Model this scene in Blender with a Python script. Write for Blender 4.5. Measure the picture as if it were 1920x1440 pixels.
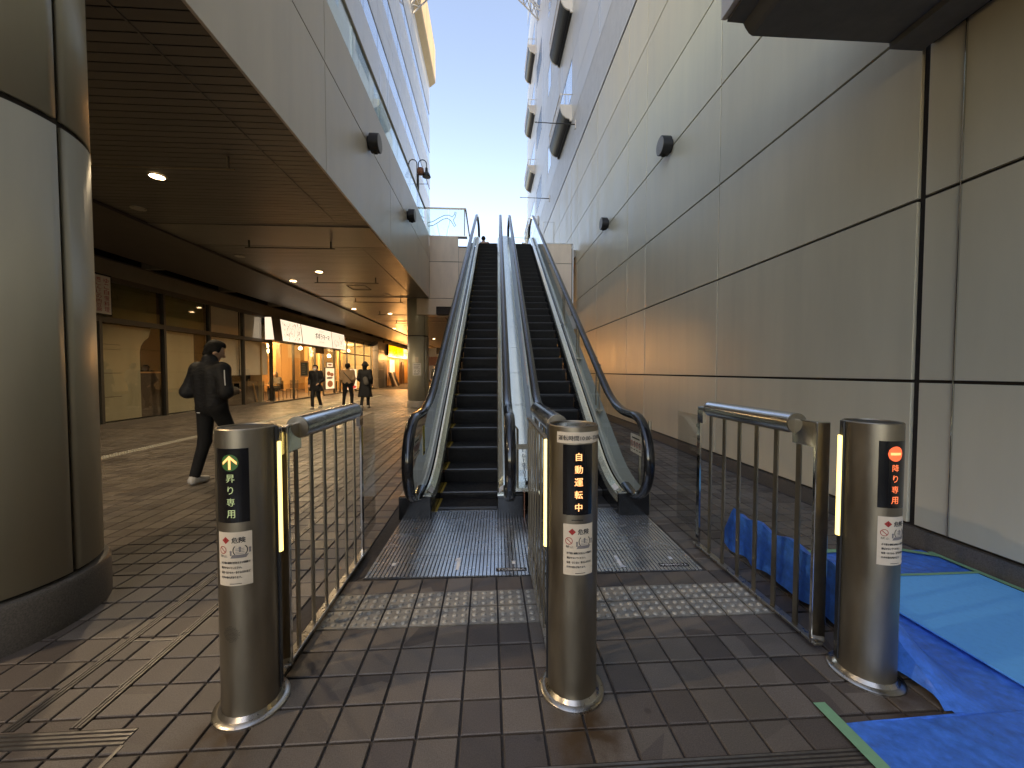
import bpy, bmesh, math, random
import numpy as np
from mathutils import Vector, Matrix
R = math.radians
random.seed(7)
SC = bpy.context.scene
for o in list(bpy.data.objects): bpy.data.objects.remove(o)
COL = SC.collection

# ------------------------------------------------------------------ camera, world, sun, exposure
cd = bpy.data.cameras.new('camera'); cam = bpy.data.objects.new('camera', cd); COL.objects.link(cam)
cd.sensor_width = 36.0; cd.lens = 730.0 / 1920 * 36; cd.clip_start = 0.02; cd.clip_end = 3000
cam.location = (0, 0, 1.36); cam.rotation_euler = (R(90 - 1.92), 0, R(-3.37))
SC.camera = cam
SUN_EL, SUN_AZ = R(42), R(160)          # azimuth from +Y towards +X: the sun stands behind the right-hand building
W = bpy.data.worlds.new('World'); SC.world = W; W.use_nodes = True
nt = W.node_tree; nt.nodes.clear()
sky = nt.nodes.new('ShaderNodeTexSky'); sky.sky_type = 'NISHITA'; sky.sun_disc = False
sky.sun_elevation = SUN_EL; sky.sun_rotation = SUN_AZ
sky.air_density = 0.72; sky.dust_density = 0.2; sky.ozone_density = 0.35
bg = nt.nodes.new('ShaderNodeBackground'); bg.inputs[1].default_value = 0.15
ow = nt.nodes.new('ShaderNodeOutputWorld')
nt.links.new(sky.outputs[0], bg.inputs[0]); nt.links.new(bg.outputs[0], ow.inputs[0])
sl = bpy.data.lights.new('sun', 'SUN'); sl.energy = 4.0; sl.angle = R(0.5); sl.color = (1.0, 0.90, 0.76)
so = bpy.data.objects.new('sun', sl); COL.objects.link(so)
sd = Vector((math.sin(SUN_AZ) * math.cos(SUN_EL), math.cos(SUN_AZ) * math.cos(SUN_EL), math.sin(SUN_EL)))
so.rotation_euler = (-sd).to_track_quat('-Z', 'Y').to_euler(); so.location = (30, 5, 60)
SC.view_settings.view_transform = 'Standard'; SC.view_settings.look = 'None'
SC.view_settings.exposure = 2.05; SC.view_settings.gamma = 1.0; SC.view_settings.use_curve_mapping = False
SC.view_settings.use_white_balance = True; SC.view_settings.white_balance_temperature = 8600; SC.view_settings.white_balance_tint = 14
SC.render.engine = 'CYCLES'
SC.cycles.max_bounces = 9; SC.cycles.diffuse_bounces = 5; SC.cycles.glossy_bounces = 4
SC.cycles.transmission_bounces = 6; SC.cycles.transparent_max_bounces = 16
SC.cycles.caustics_reflective = False; SC.cycles.caustics_refractive = False
SC.cycles.sample_clamp_indirect = 6.0
SC.cycles.use_denoising = True

# ------------------------------------------------------------------ materials
M = {}
def nmat(name):
    m = bpy.data.materials.new(name); m.use_nodes = True
    t = m.node_tree; b = t.nodes['Principled BSDF']; M[name] = m
    return m, t, b
def rgb(c): return (c[0], c[1], c[2], 1.0)
def mat(name, col, rough=0.5, metal=0.0, var=0.0, scale=6.0, stretch=(1, 1, 1), bump=0.0, bscale=60.0,
        spec=0.5, emit=None, es=1.0, rvar=0.0, objvar=0.0, coat=0.0, streak=0.0):
    m, t, b = nmat(name); N = t.nodes.new; L = t.links.new
    b.inputs['Base Color'].default_value = rgb(col); b.inputs['Roughness'].default_value = rough
    b.inputs['Metallic'].default_value = metal; b.inputs['Specular IOR Level'].default_value = spec
    if coat: b.inputs['Coat Weight'].default_value = coat; b.inputs['Coat Roughness'].default_value = 0.08
    tc = N('ShaderNodeNewGeometry'); mp = N('ShaderNodeMapping'); mp.inputs['Scale'].default_value = stretch
    L(tc.outputs['Position'], mp.inputs[0])
    if var or rvar:
        n = N('ShaderNodeTexNoise'); n.inputs['Scale'].default_value = scale; n.inputs['Detail'].default_value = 6; n.inputs['Roughness'].default_value = 0.62
        L(mp.outputs[0], n.inputs['Vector'])
        mr = N('ShaderNodeMapRange'); mr.inputs[1].default_value = 0.28; mr.inputs[2].default_value = 0.72
        mr.inputs[3].default_value = 1 - var; mr.inputs[4].default_value = 1 + var; L(n.outputs[0], mr.inputs[0])
        src = mr.outputs[0]
        if objvar:
            oi = N('ShaderNodeObjectInfo'); m2 = N('ShaderNodeMapRange'); m2.inputs[3].default_value = 1 - objvar; m2.inputs[4].default_value = 1 + objvar
            L(oi.outputs['Random'], m2.inputs[0]); mu = N('ShaderNodeMath'); mu.operation = 'MULTIPLY'
            L(src, mu.inputs[0]); L(m2.outputs[0], mu.inputs[1]); src = mu.outputs[0]
        if streak:
            mp2 = N('ShaderNodeMapping'); mp2.inputs['Scale'].default_value = (1, 1, .045); L(tc.outputs['Position'], mp2.inputs[0])
            n3 = N('ShaderNodeTexNoise'); n3.inputs['Scale'].default_value = 7.0; n3.inputs['Detail'].default_value = 5; L(mp2.outputs[0], n3.inputs['Vector'])
            m4 = N('ShaderNodeMapRange'); m4.inputs[1].default_value = .50; m4.inputs[2].default_value = .70; m4.inputs[3].default_value = 1.0; m4.inputs[4].default_value = 1 - streak; L(n3.outputs[0], m4.inputs[0])
            n4 = N('ShaderNodeTexNoise'); n4.inputs['Scale'].default_value = .55; n4.inputs['Detail'].default_value = 4; L(tc.outputs['Position'], n4.inputs['Vector'])
            m5 = N('ShaderNodeMapRange'); m5.inputs[1].default_value = .35; m5.inputs[2].default_value = .65; m5.inputs[3].default_value = 1 - streak * .7; m5.inputs[4].default_value = 1 + streak * .3; L(n4.outputs[0], m5.inputs[0])
            for q_ in (m4, m5):
                mu2 = N('ShaderNodeMath'); mu2.operation = 'MULTIPLY'; L(src, mu2.inputs[0]); L(q_.outputs[0], mu2.inputs[1]); src = mu2.outputs[0]
        vm = N('ShaderNodeVectorMath'); vm.operation = 'SCALE'; vm.inputs[0].default_value = col[:3]
        L(src, vm.inputs['Scale']); L(vm.outputs[0], b.inputs['Base Color'])
        if rvar:
            m3 = N('ShaderNodeMapRange'); m3.inputs[1].default_value = 0.3; m3.inputs[2].default_value = 0.7
            m3.inputs[3].default_value = max(0.02, rough - rvar); m3.inputs[4].default_value = rough + rvar
            L(n.outputs[0], m3.inputs[0]); L(m3.outputs[0], b.inputs['Roughness'])
    if bump:
        n2 = N('ShaderNodeTexNoise'); n2.inputs['Scale'].default_value = bscale; n2.inputs['Detail'].default_value = 3
        L(mp.outputs[0], n2.inputs['Vector'])
        bp = N('ShaderNodeBump'); bp.inputs['Strength'].default_value = bump; bp.inputs['Distance'].default_value = 0.01
        L(n2.outputs[0], bp.inputs['Height']); L(bp.outputs[0], b.inputs['Normal'])
    if emit is not None:
        b.inputs['Emission Color'].default_value = rgb(emit); b.inputs['Emission Strength'].default_value = es
    return m
def glass_mat(name, tint=(0.93, 0.97, 0.96), rough=0.02, ior=1.5, extra=0.0):
    m = bpy.data.materials.new(name); m.use_nodes = True; t = m.node_tree; t.nodes.clear(); N = t.nodes.new; L = t.links.new
    tr = N('ShaderNodeBsdfTransparent'); tr.inputs[0].default_value = rgb(tint)
    gl = N('ShaderNodeBsdfGlossy'); gl.inputs[0].default_value = (1, 1, 1, 1); gl.inputs['Roughness'].default_value = rough
    fr = N('ShaderNodeFresnel'); fr.inputs[0].default_value = ior
    ge = N('ShaderNodeNewGeometry'); mi_ = N('ShaderNodeMapRange'); mi_.inputs[3].default_value = ior; mi_.inputs[4].default_value = 1 / ior
    L(ge.outputs['Backfacing'], mi_.inputs[0]); L(mi_.outputs[0], fr.inputs[0])
    ad = N('ShaderNodeMath'); ad.operation = 'ADD'; ad.use_clamp = True; ad.inputs[1].default_value = extra; L(fr.outputs[0], ad.inputs[0])
    mx = N('ShaderNodeMixShader'); L(ad.outputs[0], mx.inputs[0]); L(tr.outputs[0], mx.inputs[1]); L(gl.outputs[0], mx.inputs[2])
    o = N('ShaderNodeOutputMaterial'); L(mx.outputs[0], o.inputs[0]); M[name] = m
    return m

ST = (1.0, 1.0, 0.18)
mat('panel_grey', (0.78, 0.68, 0.49), 0.36, 0.05, streak=0.025, var=0.06, scale=2.2, stretch=ST, bump=0.015, bscale=180, rvar=0.07, objvar=0.05)
mat('panel_fascia', (0.80, 0.72, 0.63), 0.38, 0.05, streak=0.025, var=0.07, scale=2.0, stretch=ST, bump=0.02, bscale=160, rvar=0.06, objvar=0.05)
mat('panel_pale', (0.74, 0.73, 0.71), 0.33, 0.05, var=0.08, scale=1.4, stretch=(1, 1, 0.1), rvar=0.08, objvar=0.06)
mat('panel_cream', (0.72, 0.58, 0.45), 0.5, 0.1, var=0.10, scale=2.6, stretch=(1, 1, 0.35), bump=0.02, bscale=120, objvar=0.04)
mat('joint_dark', (0.035, 0.027, 0.022), 0.8, var=0.2, scale=20)
mat('ribbed', (0.74, 0.72, 0.70), 0.45, 0.2, var=0.08, scale=3)
mat('granite', (0.13, 0.115, 0.10), 0.42, var=0.45, scale=140, bump=0.03, bscale=200)
mat('granite_pale', (0.30, 0.27, 0.24), 0.5, var=0.35, scale=120)
mat('column_paint', (0.50, 0.46, 0.35), 0.42, 0.15, var=0.06, scale=5, stretch=ST, bump=0.02, bscale=240)
mat('soffit_slat', (0.17, 0.155, 0.14), 0.34, 0.35, var=0.04, scale=3, stretch=(0.6, 1, 1), rvar=0.04, objvar=0.09)
mat('soffit_unlit', (0.075, 0.06, 0.05), 0.5, 0.1, var=0.12, scale=3)  # shade of the unlit shop-side ceiling, put into the colour
mat('void_black', (0.008, 0.007, 0.006), 0.9)
mat('canopy_dark', (0.17, 0.16, 0.145), 0.7, var=0.12, scale=9, bump=0.03, bscale=120)
mat('steel_brushed', (0.50, 0.46, 0.40), 0.30, 1.0, var=0.10, scale=30, stretch=(1, 1, 0.05), rvar=0.06)
mat('steel_bollard', (0.33, 0.285, 0.22), 0.43, 1.0, var=0.16, scale=14, stretch=(1, 1, 0.25), rvar=0.08)
mat('steel_polished', (0.62, 0.60, 0.57), 0.10, 1.0, var=0.06, scale=18, rvar=0.04)
mat('steel_roller', (0.66, 0.66, 0.66), 0.19, 1.0, var=0.10, scale=20, stretch=(1, 0.2, 1), rvar=0.07)
mat('alu_deck', (0.93, 0.92, 0.78), 0.17, 0.8, var=0.03, scale=3)
mat('alu_outer', (0.40, 0.43, 0.41), 0.32, 0.6, var=0.05, scale=4)
mat('alu_plate', (0.74, 0.76, 0.78), 0.26, 0.85, var=0.05, scale=7, rvar=0.03)
mat('rib_gap', (0.05, 0.05, 0.05), 0.6, var=0.2, scale=20)
mat('rubber_black', (0.010, 0.010, 0.011), 0.16, var=0.2, scale=30, rvar=0.06, coat=0.4)
mat('black_gloss', (0.012, 0.012, 0.013), 0.22, var=0.2, scale=14, rvar=0.06)
mat('step_black', (0.040, 0.038, 0.037), 0.48, 0.4, var=0.25, scale=30, rvar=0.1)
mat('step_edge', (0.16, 0.155, 0.15), 0.40, 0.7)
mat('yellow_line', (0.42, 0.27, 0.03), 0.6, var=0.25, scale=40)
mat('black_metal', (0.022, 0.022, 0.024), 0.42, 0.3, var=0.15, scale=12)
mat('grout', (0.060, 0.050, 0.043), 0.9, var=0.25, scale=40)
mat('tactile', (0.26, 0.24, 0.205), 0.45, var=0.30, scale=22, bump=0.05, bscale=150, objvar=0.10)
mat('tactile_dome', (0.37, 0.345, 0.295), 0.38, var=0.28, scale=60)
mat('tactile_white_dome', (0.42, 0.40, 0.34), 0.5)
mat('tactile_white', (0.36, 0.34, 0.29), 0.6, var=0.2, scale=16)
mat('drain_steel', (0.22, 0.21, 0.20), 0.42, 0.9, var=0.2, scale=25)
mat('white_paint', (0.72, 0.71, 0.69), 0.5, var=0.04, scale=6)
mat('paper', (0.70, 0.58, 0.44), 0.7, var=0.06, scale=26)
mat('paper_white', (0.74, 0.71, 0.67), 0.7, var=0.05, scale=26)
mat('ink_black', (0.02, 0.018, 0.018), 0.7); mat('ink_red', (0.42, 0.03, 0.025), 0.7); mat('ink_grey', (0.22, 0.19, 0.18), 0.7)
mat('ink_yellow', (0.62, 0.54, 0.08), 0.6); mat('ink_white', (0.8, 0.8, 0.8), 0.6)
mat('panel_black', (0.006, 0.006, 0.007), 0.18, coat=0.3)
mat('sign_black', (0.01, 0.01, 0.01), 0.25)
mat('lit_orange', (0.9, 0.5, 0.25), 0.5, emit=(1.0, 0.46, 0.20), es=0.42)
mat('lit_red', (0.8, 0.2, 0.1), 0.5, emit=(1.0, 0.10, 0.025), es=0.3)
mat('lit_redtext', (0.8, 0.2, 0.1), 0.5, emit=(1.0, 0.20, 0.07), es=0.3)
mat('lit_peach', (0.9, 0.5, 0.25), 0.5, emit=(1.0, 0.48, 0.16), es=0.34)
mat('lit_greentext', (0.3, 0.42, 0.22), 0.5, emit=(0.48, 0.60, 0.32), es=0.13)
mat('green_disc', (0.02, 0.08, 0.02), 0.4, emit=(0.03, 0.11, 0.03), es=0.12)
mat('lit_strip', (0.9, 0.85, 0.5), 0.4, emit=(1.0, 0.83, 0.30), es=0.62)
mat('lamp_warm', (1, 0.9, 0.7), 0.5, emit=(1.0, 0.78, 0.48), es=7)
mat('lamp_off', (0.45, 0.43, 0.38), 0.4)
mat('sign_lit', (0.9, 0.9, 0.9), 0.4, emit=(1.0, 0.93, 0.84), es=0.255)
mat('sign_yellow', (0.9, 0.6, 0.05), 0.4, emit=(1.0, 0.50, 0.015), es=0.32)
mat('sign_pale', (0.9, 0.8, 0.6), 0.4, emit=(1.0, 0.78, 0.42), es=0.26)
mat('poster_lit', (0.9, 0.8, 0.7), 0.5, emit=(1.0, 0.80, 0.58), es=0.22)
mat('poster_red', (0.6, 0.05, 0.05), 0.5, emit=(0.8, 0.06, 0.06), es=0.15)
mat('food_brown', (0.35, 0.12, 0.05), 0.6, emit=(0.6, 0.2, 0.08), es=0.08)
mat('frame_dark', (0.075, 0.068, 0.058), 0.45, 0.5, var=0.1, scale=8)
mat('shop_fascia', (0.17, 0.155, 0.13), 0.5, 0.2, var=0.10, scale=3)
mat('blind_cream', (0.42, 0.38, 0.27), 0.85, var=0.10, scale=3, stretch=(1, 1, 0.2))
mat('blind_olive', (0.11, 0.115, 0.03), 0.85, var=0.2, scale=3)
mat('blind_white', (0.80, 0.77, 0.70), 0.8, var=0.06, scale=3)
mat('brick_dark', (0.10, 0.07, 0.05), 0.8, var=0.3, scale=14, stretch=(1, 1, 4))
mat('wood_warm', (0.50, 0.28, 0.12), 0.55, var=0.14, scale=4, stretch=(1, 4, 0.3), objvar=0.12)
mat('wood_dark', (0.10, 0.055, 0.03), 0.5, var=0.2, scale=5)
mat('plaster_warm', (0.62, 0.48, 0.30), 0.8, var=0.08, scale=3)
mat('chalkboard', (0.03, 0.045, 0.035), 0.7, var=0.3, scale=14)
mat('tarp_blue', (0.035, 0.20, 0.72), 0.45, var=0.30, scale=26, bump=0.45, bscale=24, rvar=0.12)
mat('board_blue', (0.10, 0.50, 1.0), 0.62, var=0.07, scale=30, bump=0.04, bscale=90)
mat('tape_green', (0.20, 0.42, 0.24), 0.6, var=0.08, scale=30)
mat('cloth_black', (0.0045, 0.0045, 0.006), 0.7, bump=0.9, bscale=14, stretch=(1, 1, 2.2))
mat('cloth_navy', (0.0035, 0.0035, 0.0045), 0.85, bump=0.25, bscale=26)
mat('cloth_tan', (0.33, 0.21, 0.12), 0.85, var=0.1, scale=12, bump=0.2, bscale=26)
mat('cloth_pink', (0.50, 0.33, 0.26), 0.85, var=0.1, scale=12)
mat('cloth_grey', (0.12, 0.11, 0.10), 0.85, var=0.1, scale=12)
mat('skin', (0.52, 0.32, 0.22), 0.55); mat('hair_dark', (0.008, 0.007, 0.006), 0.75, bump=0.5, bscale=70, spec=0.25)
mat('hair_brown', (0.05, 0.025, 0.015), 0.5, bump=0.5, bscale=70)
mat('shoe_white', (0.55, 0.52, 0.48), 0.6, var=0.08, scale=20); mat('shoe_dark', (0.03, 0.03, 0.03), 0.6)
mat('mask_white', (0.78, 0.78, 0.78), 0.8)
mat('cornice_tan', (0.62, 0.46, 0.27), 0.6, var=0.08, scale=2)
mat('win_glass', (0.02, 0.03, 0.04), 0.03, 0.0, spec=1.0)
mat('win_dark', (0.05, 0.05, 0.05), 0.25, 0.4)
mat('win_bright', (0.62, 0.66, 0.70), 0.06, 0.85)
mat('truss_white', (0.72, 0.72, 0.72), 0.45, 0.1)
mat('copper', (0.30, 0.13, 0.08), 0.5, 0.5)
mat('deck_stone', (0.34, 0.31, 0.28), 0.7, var=0.1, scale=4)
mat('far_wall', (0.62, 0.58, 0.52), 0.7, var=0.06, scale=1.0)
mat('far_brick', (0.42, 0.22, 0.16), 0.8, var=0.15, scale=5)
mat('roof_grey', (0.22, 0.22, 0.22), 0.8)
glass_mat('glass_clear'); glass_mat('glass_rail', (0.86, 0.95, 0.94), 0.02, 1.5)
glass_mat('glass_shop', (0.90, 0.90, 0.88), 0.02, 1.52)
glass_mat('glass_shop_dim', (0.62, 0.60, 0.56), 0.03, 1.52)
glass_mat('acrylic', (0.90, 0.90, 0.89), 0.03, 1.45)

def floor_mat():
    m, t, b = nmat('floor_tile'); N = t.nodes.new; L = t.links.new
    g = N('ShaderNodeNewGeometry')
    sub = N('ShaderNodeVectorMath'); sub.operation = 'SUBTRACT'; sub.inputs[1].default_value = (0.047, 2.055, 0); L(g.outputs['Position'], sub.inputs[0])
    dv = N('ShaderNodeVectorMath'); dv.operation = 'DIVIDE'; dv.inputs[1].default_value = (0.16, 0.16, 1000); L(sub.outputs[0], dv.inputs[0])
    fl = N('ShaderNodeVectorMath'); fl.operation = 'FLOOR'; L(dv.outputs[0], fl.inputs[0])
    wn = N('ShaderNodeTexWhiteNoise'); wn.noise_dimensions = '3D'; L(fl.outputs[0], wn.inputs['Vector'])
    nz = N('ShaderNodeTexNoise'); nz.inputs['Scale'].default_value = 0.21; nz.inputs['Detail'].default_value = 2; L(fl.outputs[0], nz.inputs['Vector'])
    ad = N('ShaderNodeMath'); ad.operation = 'MULTIPLY_ADD'; ad.inputs[1].default_value = 0.13; L(wn.outputs['Value'], ad.inputs[0]); L(nz.outputs[0], ad.inputs[2])
    cr = N('ShaderNodeValToRGB'); cr.color_ramp.interpolation = 'CONSTANT'
    es = cr.color_ramp.elements; es[0].position = 0; es[0].color = (0.079, 0.065, 0.057, 1)
    es[1].position = 0.44; es[1].color = (0.105, 0.086, 0.074, 1)
    for p, c in ((0.51, (0.139, 0.117, 0.097, 1)), (0.60, (0.152, 0.128, 0.107, 1)), (0.70, (0.092, 0.075, 0.065, 1))):
        e = es.new(p); e.color = c
    L(ad.outputs[0], cr.inputs[0])
    gr = N('ShaderNodeTexNoise'); gr.inputs['Scale'].default_value = 230; gr.inputs['Detail'].default_value = 4; L(g.outputs['Position'], gr.inputs['Vector'])
    gm = N('ShaderNodeMapRange'); gm.inputs[1].default_value = .3; gm.inputs[2].default_value = .7; gm.inputs[3].default_value = 0.72; gm.inputs[4].default_value = 1.28; L(gr.outputs[0], gm.inputs[0])
    st = N('ShaderNodeTexNoise'); st.inputs['Scale'].default_value = 1.1; st.inputs['Detail'].default_value = 5; L(g.outputs['Position'], st.inputs['Vector'])
    sm = N('ShaderNodeMapRange'); sm.inputs[1].default_value = .3; sm.inputs[2].default_value = .7; sm.inputs[3].default_value = 0.82; sm.inputs[4].default_value = 1.15; L(st.outputs[0], sm.inputs[0])
    pv = N('ShaderNodeMapRange'); pv.inputs[3].default_value = .88; pv.inputs[4].default_value = 1.10; L(wn.outputs['Value'], pv.inputs[0])
    a1 = N('ShaderNodeMath'); a1.operation = 'MULTIPLY'; L(gm.outputs[0], a1.inputs[0]); L(sm.outputs[0], a1.inputs[1])
    a0 = N('ShaderNodeMath'); a0.operation = 'MULTIPLY'; L(a1.outputs[0], a0.inputs[0]); L(pv.outputs[0], a0.inputs[1])
    vo = N('ShaderNodeTexVoronoi'); vo.inputs['Scale'].default_value = 4.2; L(g.outputs['Position'], vo.inputs['Vector'])
    vr = N('ShaderNodeMapRange'); vr.inputs[1].default_value = .045; vr.inputs[2].default_value = .075; vr.inputs[3].default_value = .62; vr.inputs[4].default_value = 1; L(vo.outputs['Distance'], vr.inputs[0])
    a2 = N('ShaderNodeMath'); a2.operation = 'MULTIPLY'; L(a0.outputs[0], a2.inputs[0]); L(vr.outputs[0], a2.inputs[1])
    sc = N('ShaderNodeVectorMath'); sc.operation = 'SCALE'; L(cr.outputs[0], sc.inputs[0]); L(a2.outputs[0], sc.inputs['Scale']); acc = None
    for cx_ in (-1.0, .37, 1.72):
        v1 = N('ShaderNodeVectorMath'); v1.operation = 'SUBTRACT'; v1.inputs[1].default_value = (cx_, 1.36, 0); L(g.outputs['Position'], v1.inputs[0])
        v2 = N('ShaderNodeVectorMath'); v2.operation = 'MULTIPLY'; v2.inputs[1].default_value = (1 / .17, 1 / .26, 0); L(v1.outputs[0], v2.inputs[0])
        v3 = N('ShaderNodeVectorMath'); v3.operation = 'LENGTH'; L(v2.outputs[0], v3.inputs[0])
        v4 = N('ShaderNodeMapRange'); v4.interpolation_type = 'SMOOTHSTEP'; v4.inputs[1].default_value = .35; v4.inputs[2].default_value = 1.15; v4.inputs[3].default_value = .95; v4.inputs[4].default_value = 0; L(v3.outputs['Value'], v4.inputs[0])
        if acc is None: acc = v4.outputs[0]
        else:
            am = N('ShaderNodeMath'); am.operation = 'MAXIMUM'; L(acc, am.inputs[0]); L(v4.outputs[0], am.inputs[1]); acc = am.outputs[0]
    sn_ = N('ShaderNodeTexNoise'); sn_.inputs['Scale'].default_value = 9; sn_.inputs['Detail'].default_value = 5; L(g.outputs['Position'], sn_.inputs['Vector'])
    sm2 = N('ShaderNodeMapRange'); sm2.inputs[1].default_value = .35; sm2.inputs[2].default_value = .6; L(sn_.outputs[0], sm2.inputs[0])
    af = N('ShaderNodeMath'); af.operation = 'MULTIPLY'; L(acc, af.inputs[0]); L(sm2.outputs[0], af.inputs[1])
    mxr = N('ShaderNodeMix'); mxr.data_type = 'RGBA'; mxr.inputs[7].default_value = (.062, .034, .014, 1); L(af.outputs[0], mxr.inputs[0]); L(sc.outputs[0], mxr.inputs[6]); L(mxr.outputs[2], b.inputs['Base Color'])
    rr = N('ShaderNodeMapRange'); rr.inputs[3].default_value = .34; rr.inputs[4].default_value = .62; L(wn.outputs['Color'], rr.inputs[0]); L(rr.outputs[0], b.inputs['Roughness'])
    bp = N('ShaderNodeBump'); bp.inputs['Strength'].default_value = .28; bp.inputs['Distance'].default_value = .004; L(gr.outputs[0], bp.inputs['Height']); L(bp.outputs[0], b.inputs['Normal'])
floor_mat()

def stripe_relief(name, axis, period):
    """fine ribs as bump on an existing material"""
    m = M[name]; t = m.node_tree; N = t.nodes.new; L = t.links.new; b = t.nodes['Principled BSDF']
    g = N('ShaderNodeNewGeometry'); sx = N('ShaderNodeSeparateXYZ'); L(g.outputs['Position'], sx.inputs[0])
    ml = N('ShaderNodeMath'); ml.operation = 'MULTIPLY'; ml.inputs[1].default_value = 2 * math.pi / period; L(sx.outputs[axis], ml.inputs[0])
    sn = N('ShaderNodeMath'); sn.operation = 'SINE'; L(ml.outputs[0], sn.inputs[0])
    bp = N('ShaderNodeBump'); bp.inputs['Strength'].default_value = .7; bp.inputs['Distance'].default_value = period * .35
    L(sn.outputs[0], bp.inputs['Height']); L(bp.outputs[0], b.inputs['Normal'])
stripe_relief('step_black', 0, 0.0095)

# ------------------------------------------------------------------ helpers
ROOT = {}
def tag(o, label=None, cat=None, group=None, kind=None):
    if label: o['label'] = label
    if cat: o['category'] = cat
    if group: o['group'] = group
    if kind: o['kind'] = kind
    return o
def empty(name, loc, label=None, cat=None, group=None):
    o = bpy.data.objects.new(name, None); COL.objects.link(o); o.location = loc; o.empty_display_size = .1
    ROOT[o.name] = Vector(loc); tag(o, label, cat, group); return o
def basis(o): return ROOT.get(o.name, Vector((0, 0, 0))) if o else Vector((0, 0, 0))
class MB:
    def __init__(s): s.v = []; s.f = []; s.mi = []
    def add(s, vs, fs, mi=0):
        n = len(s.v); s.v += [tuple(v) for v in vs]; s.f += [tuple(i + n for i in f) for f in fs]; s.mi += [mi] * len(fs); return s
    def box(s, x0, x1, y0, y1, z0, z1, mi=0):
        if x0 > x1: x0, x1 = x1, x0
        if y0 > y1: y0, y1 = y1, y0
        if z0 > z1: z0, z1 = z1, z0
        return s.add([(x0, y0, z0), (x1, y0, z0), (x1, y1, z0), (x0, y1, z0), (x0, y0, z1), (x1, y0, z1), (x1, y1, z1), (x0, y1, z1)],
              [(0, 3, 2, 1), (4, 5, 6, 7), (0, 1, 5, 4), (1, 2, 6, 5), (2, 3, 7, 6), (3, 0, 4, 7)], mi)
    def quad(s, a, b, c, d, mi=0): return s.add([a, b, c, d], [(0, 1, 2, 3)], mi)
    def poly(s, pts, mi=0): return s.add(pts, [tuple(range(len(pts)))], mi)
    def cyl(s, a, b, r0, r1=None, n=16, caps=True, mi=0):
        r1 = r0 if r1 is None else r1; a = Vector(a); b = Vector(b); d = (b - a).normalized()
        u = d.orthogonal().normalized(); w = d.cross(u); vs = []; fs = []
        for p, r in ((a, r0), (b, r1)):
            for i in range(n):
                t = 2 * math.pi * i / n; vs.append(p + u * (r * math.cos(t)) + w * (r * math.sin(t)))
        for i in range(n): fs.append((i, (i + 1) % n, n + (i + 1) % n, n + i))
        if caps: fs.append(tuple(range(n - 1, -1, -1))); fs.append(tuple(range(n, 2 * n)))
        return s.add(vs, fs, mi)
    def lathe(s, c, prof, n=32, mi=0, caps=True):
        vs = []; fs = []; c = Vector(c); k = len(prof)
        for r, z in prof:
            for i in range(n):
                t = 2 * math.pi * i / n; vs.append((c.x + r * math.cos(t), c.y + r * math.sin(t), c.z + z))
        for j in range(k - 1):
            for i in range(n): fs.append((j * n + i, j * n + (i + 1) % n, (j + 1) * n + (i + 1) % n, (j + 1) * n + i))
        if caps: fs.append(tuple(range(n - 1, -1, -1))); fs.append(tuple(range((k - 1) * n, k * n)))
        return s.add(vs, fs, mi)
    def tube(s, pts, r, n=8, closed=False, mi=0):
        pts = [Vector(p) for p in pts]; k = len(pts); vs = []; fs = []; pu = None
        for i, p in enumerate(pts):
            a = pts[(i - 1) % k] if (i or closed) else p; b = pts[(i + 1) % k] if (i < k - 1 or closed) else p
            d = (b - a).normalized()
            u = (pu - d * pu.dot(d)).normalized() if pu is not None and (pu - d * pu.dot(d)).length > 1e-4 else d.orthogonal().normalized()
            pu = u; w = d.cross(u)
            for j in range(n):
                t = 2 * math.pi * j / n; vs.append(p + u * (r * math.cos(t)) + w * (r * math.sin(t)))
        for i in range(k if closed else k - 1):
            q = (i + 1) % k
            for j in range(n): fs.append((i * n + j, i * n + (j + 1) % n, q * n + (j + 1) % n, q * n + j))
        if not closed: fs.append(tuple(range(n - 1, -1, -1))); fs.append(tuple((k - 1) * n + j for j in range(n)))
        return s.add(vs, fs, mi)
    def prism_x(s, prof, x0, x1, mi=0):
        """extrude a (y,z) outline along X"""
        n = len(prof); vs = [(x0, y, z) for y, z in prof] + [(x1, y, z) for y, z in prof]
        fs = [tuple(range(n)), tuple(range(2 * n - 1, n - 1, -1))] + [(i, n + i, n + (i + 1) % n, (i + 1) % n) for i in range(n)]
        return s.add(vs, fs, mi)
    def prism_y(s, prof, y0, y1, mi=0):
        n = len(prof); vs = [(x, y0, z) for x, z in prof] + [(x, y1, z) for x, z in prof]
        fs = [tuple(range(n - 1, -1, -1)), tuple(range(n, 2 * n))] + [(i, (i + 1) % n, n + (i + 1) % n, n + i) for i in range(n)]
        return s.add(vs, fs, mi)
    def prism_z(s, prof, z0, z1, mi=0):
        n = len(prof); vs = [(x, y, z0) for x, y in prof] + [(x, y, z1) for x, y in prof]
        fs = [tuple(range(n - 1, -1, -1)), tuple(range(n, 2 * n))] + [(i, (i + 1) % n, n + (i + 1) % n, n + i) for i in range(n)]
        return s.add(vs, fs, mi)
    def ribbon(s, lo, hi, mi=0):
        """strip between two polylines of the same length"""
        n = len(lo); vs = list(lo) + list(hi); return s.add(vs, [(i, i + 1, n + i + 1, n + i) for i in range(n - 1)], mi)
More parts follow.
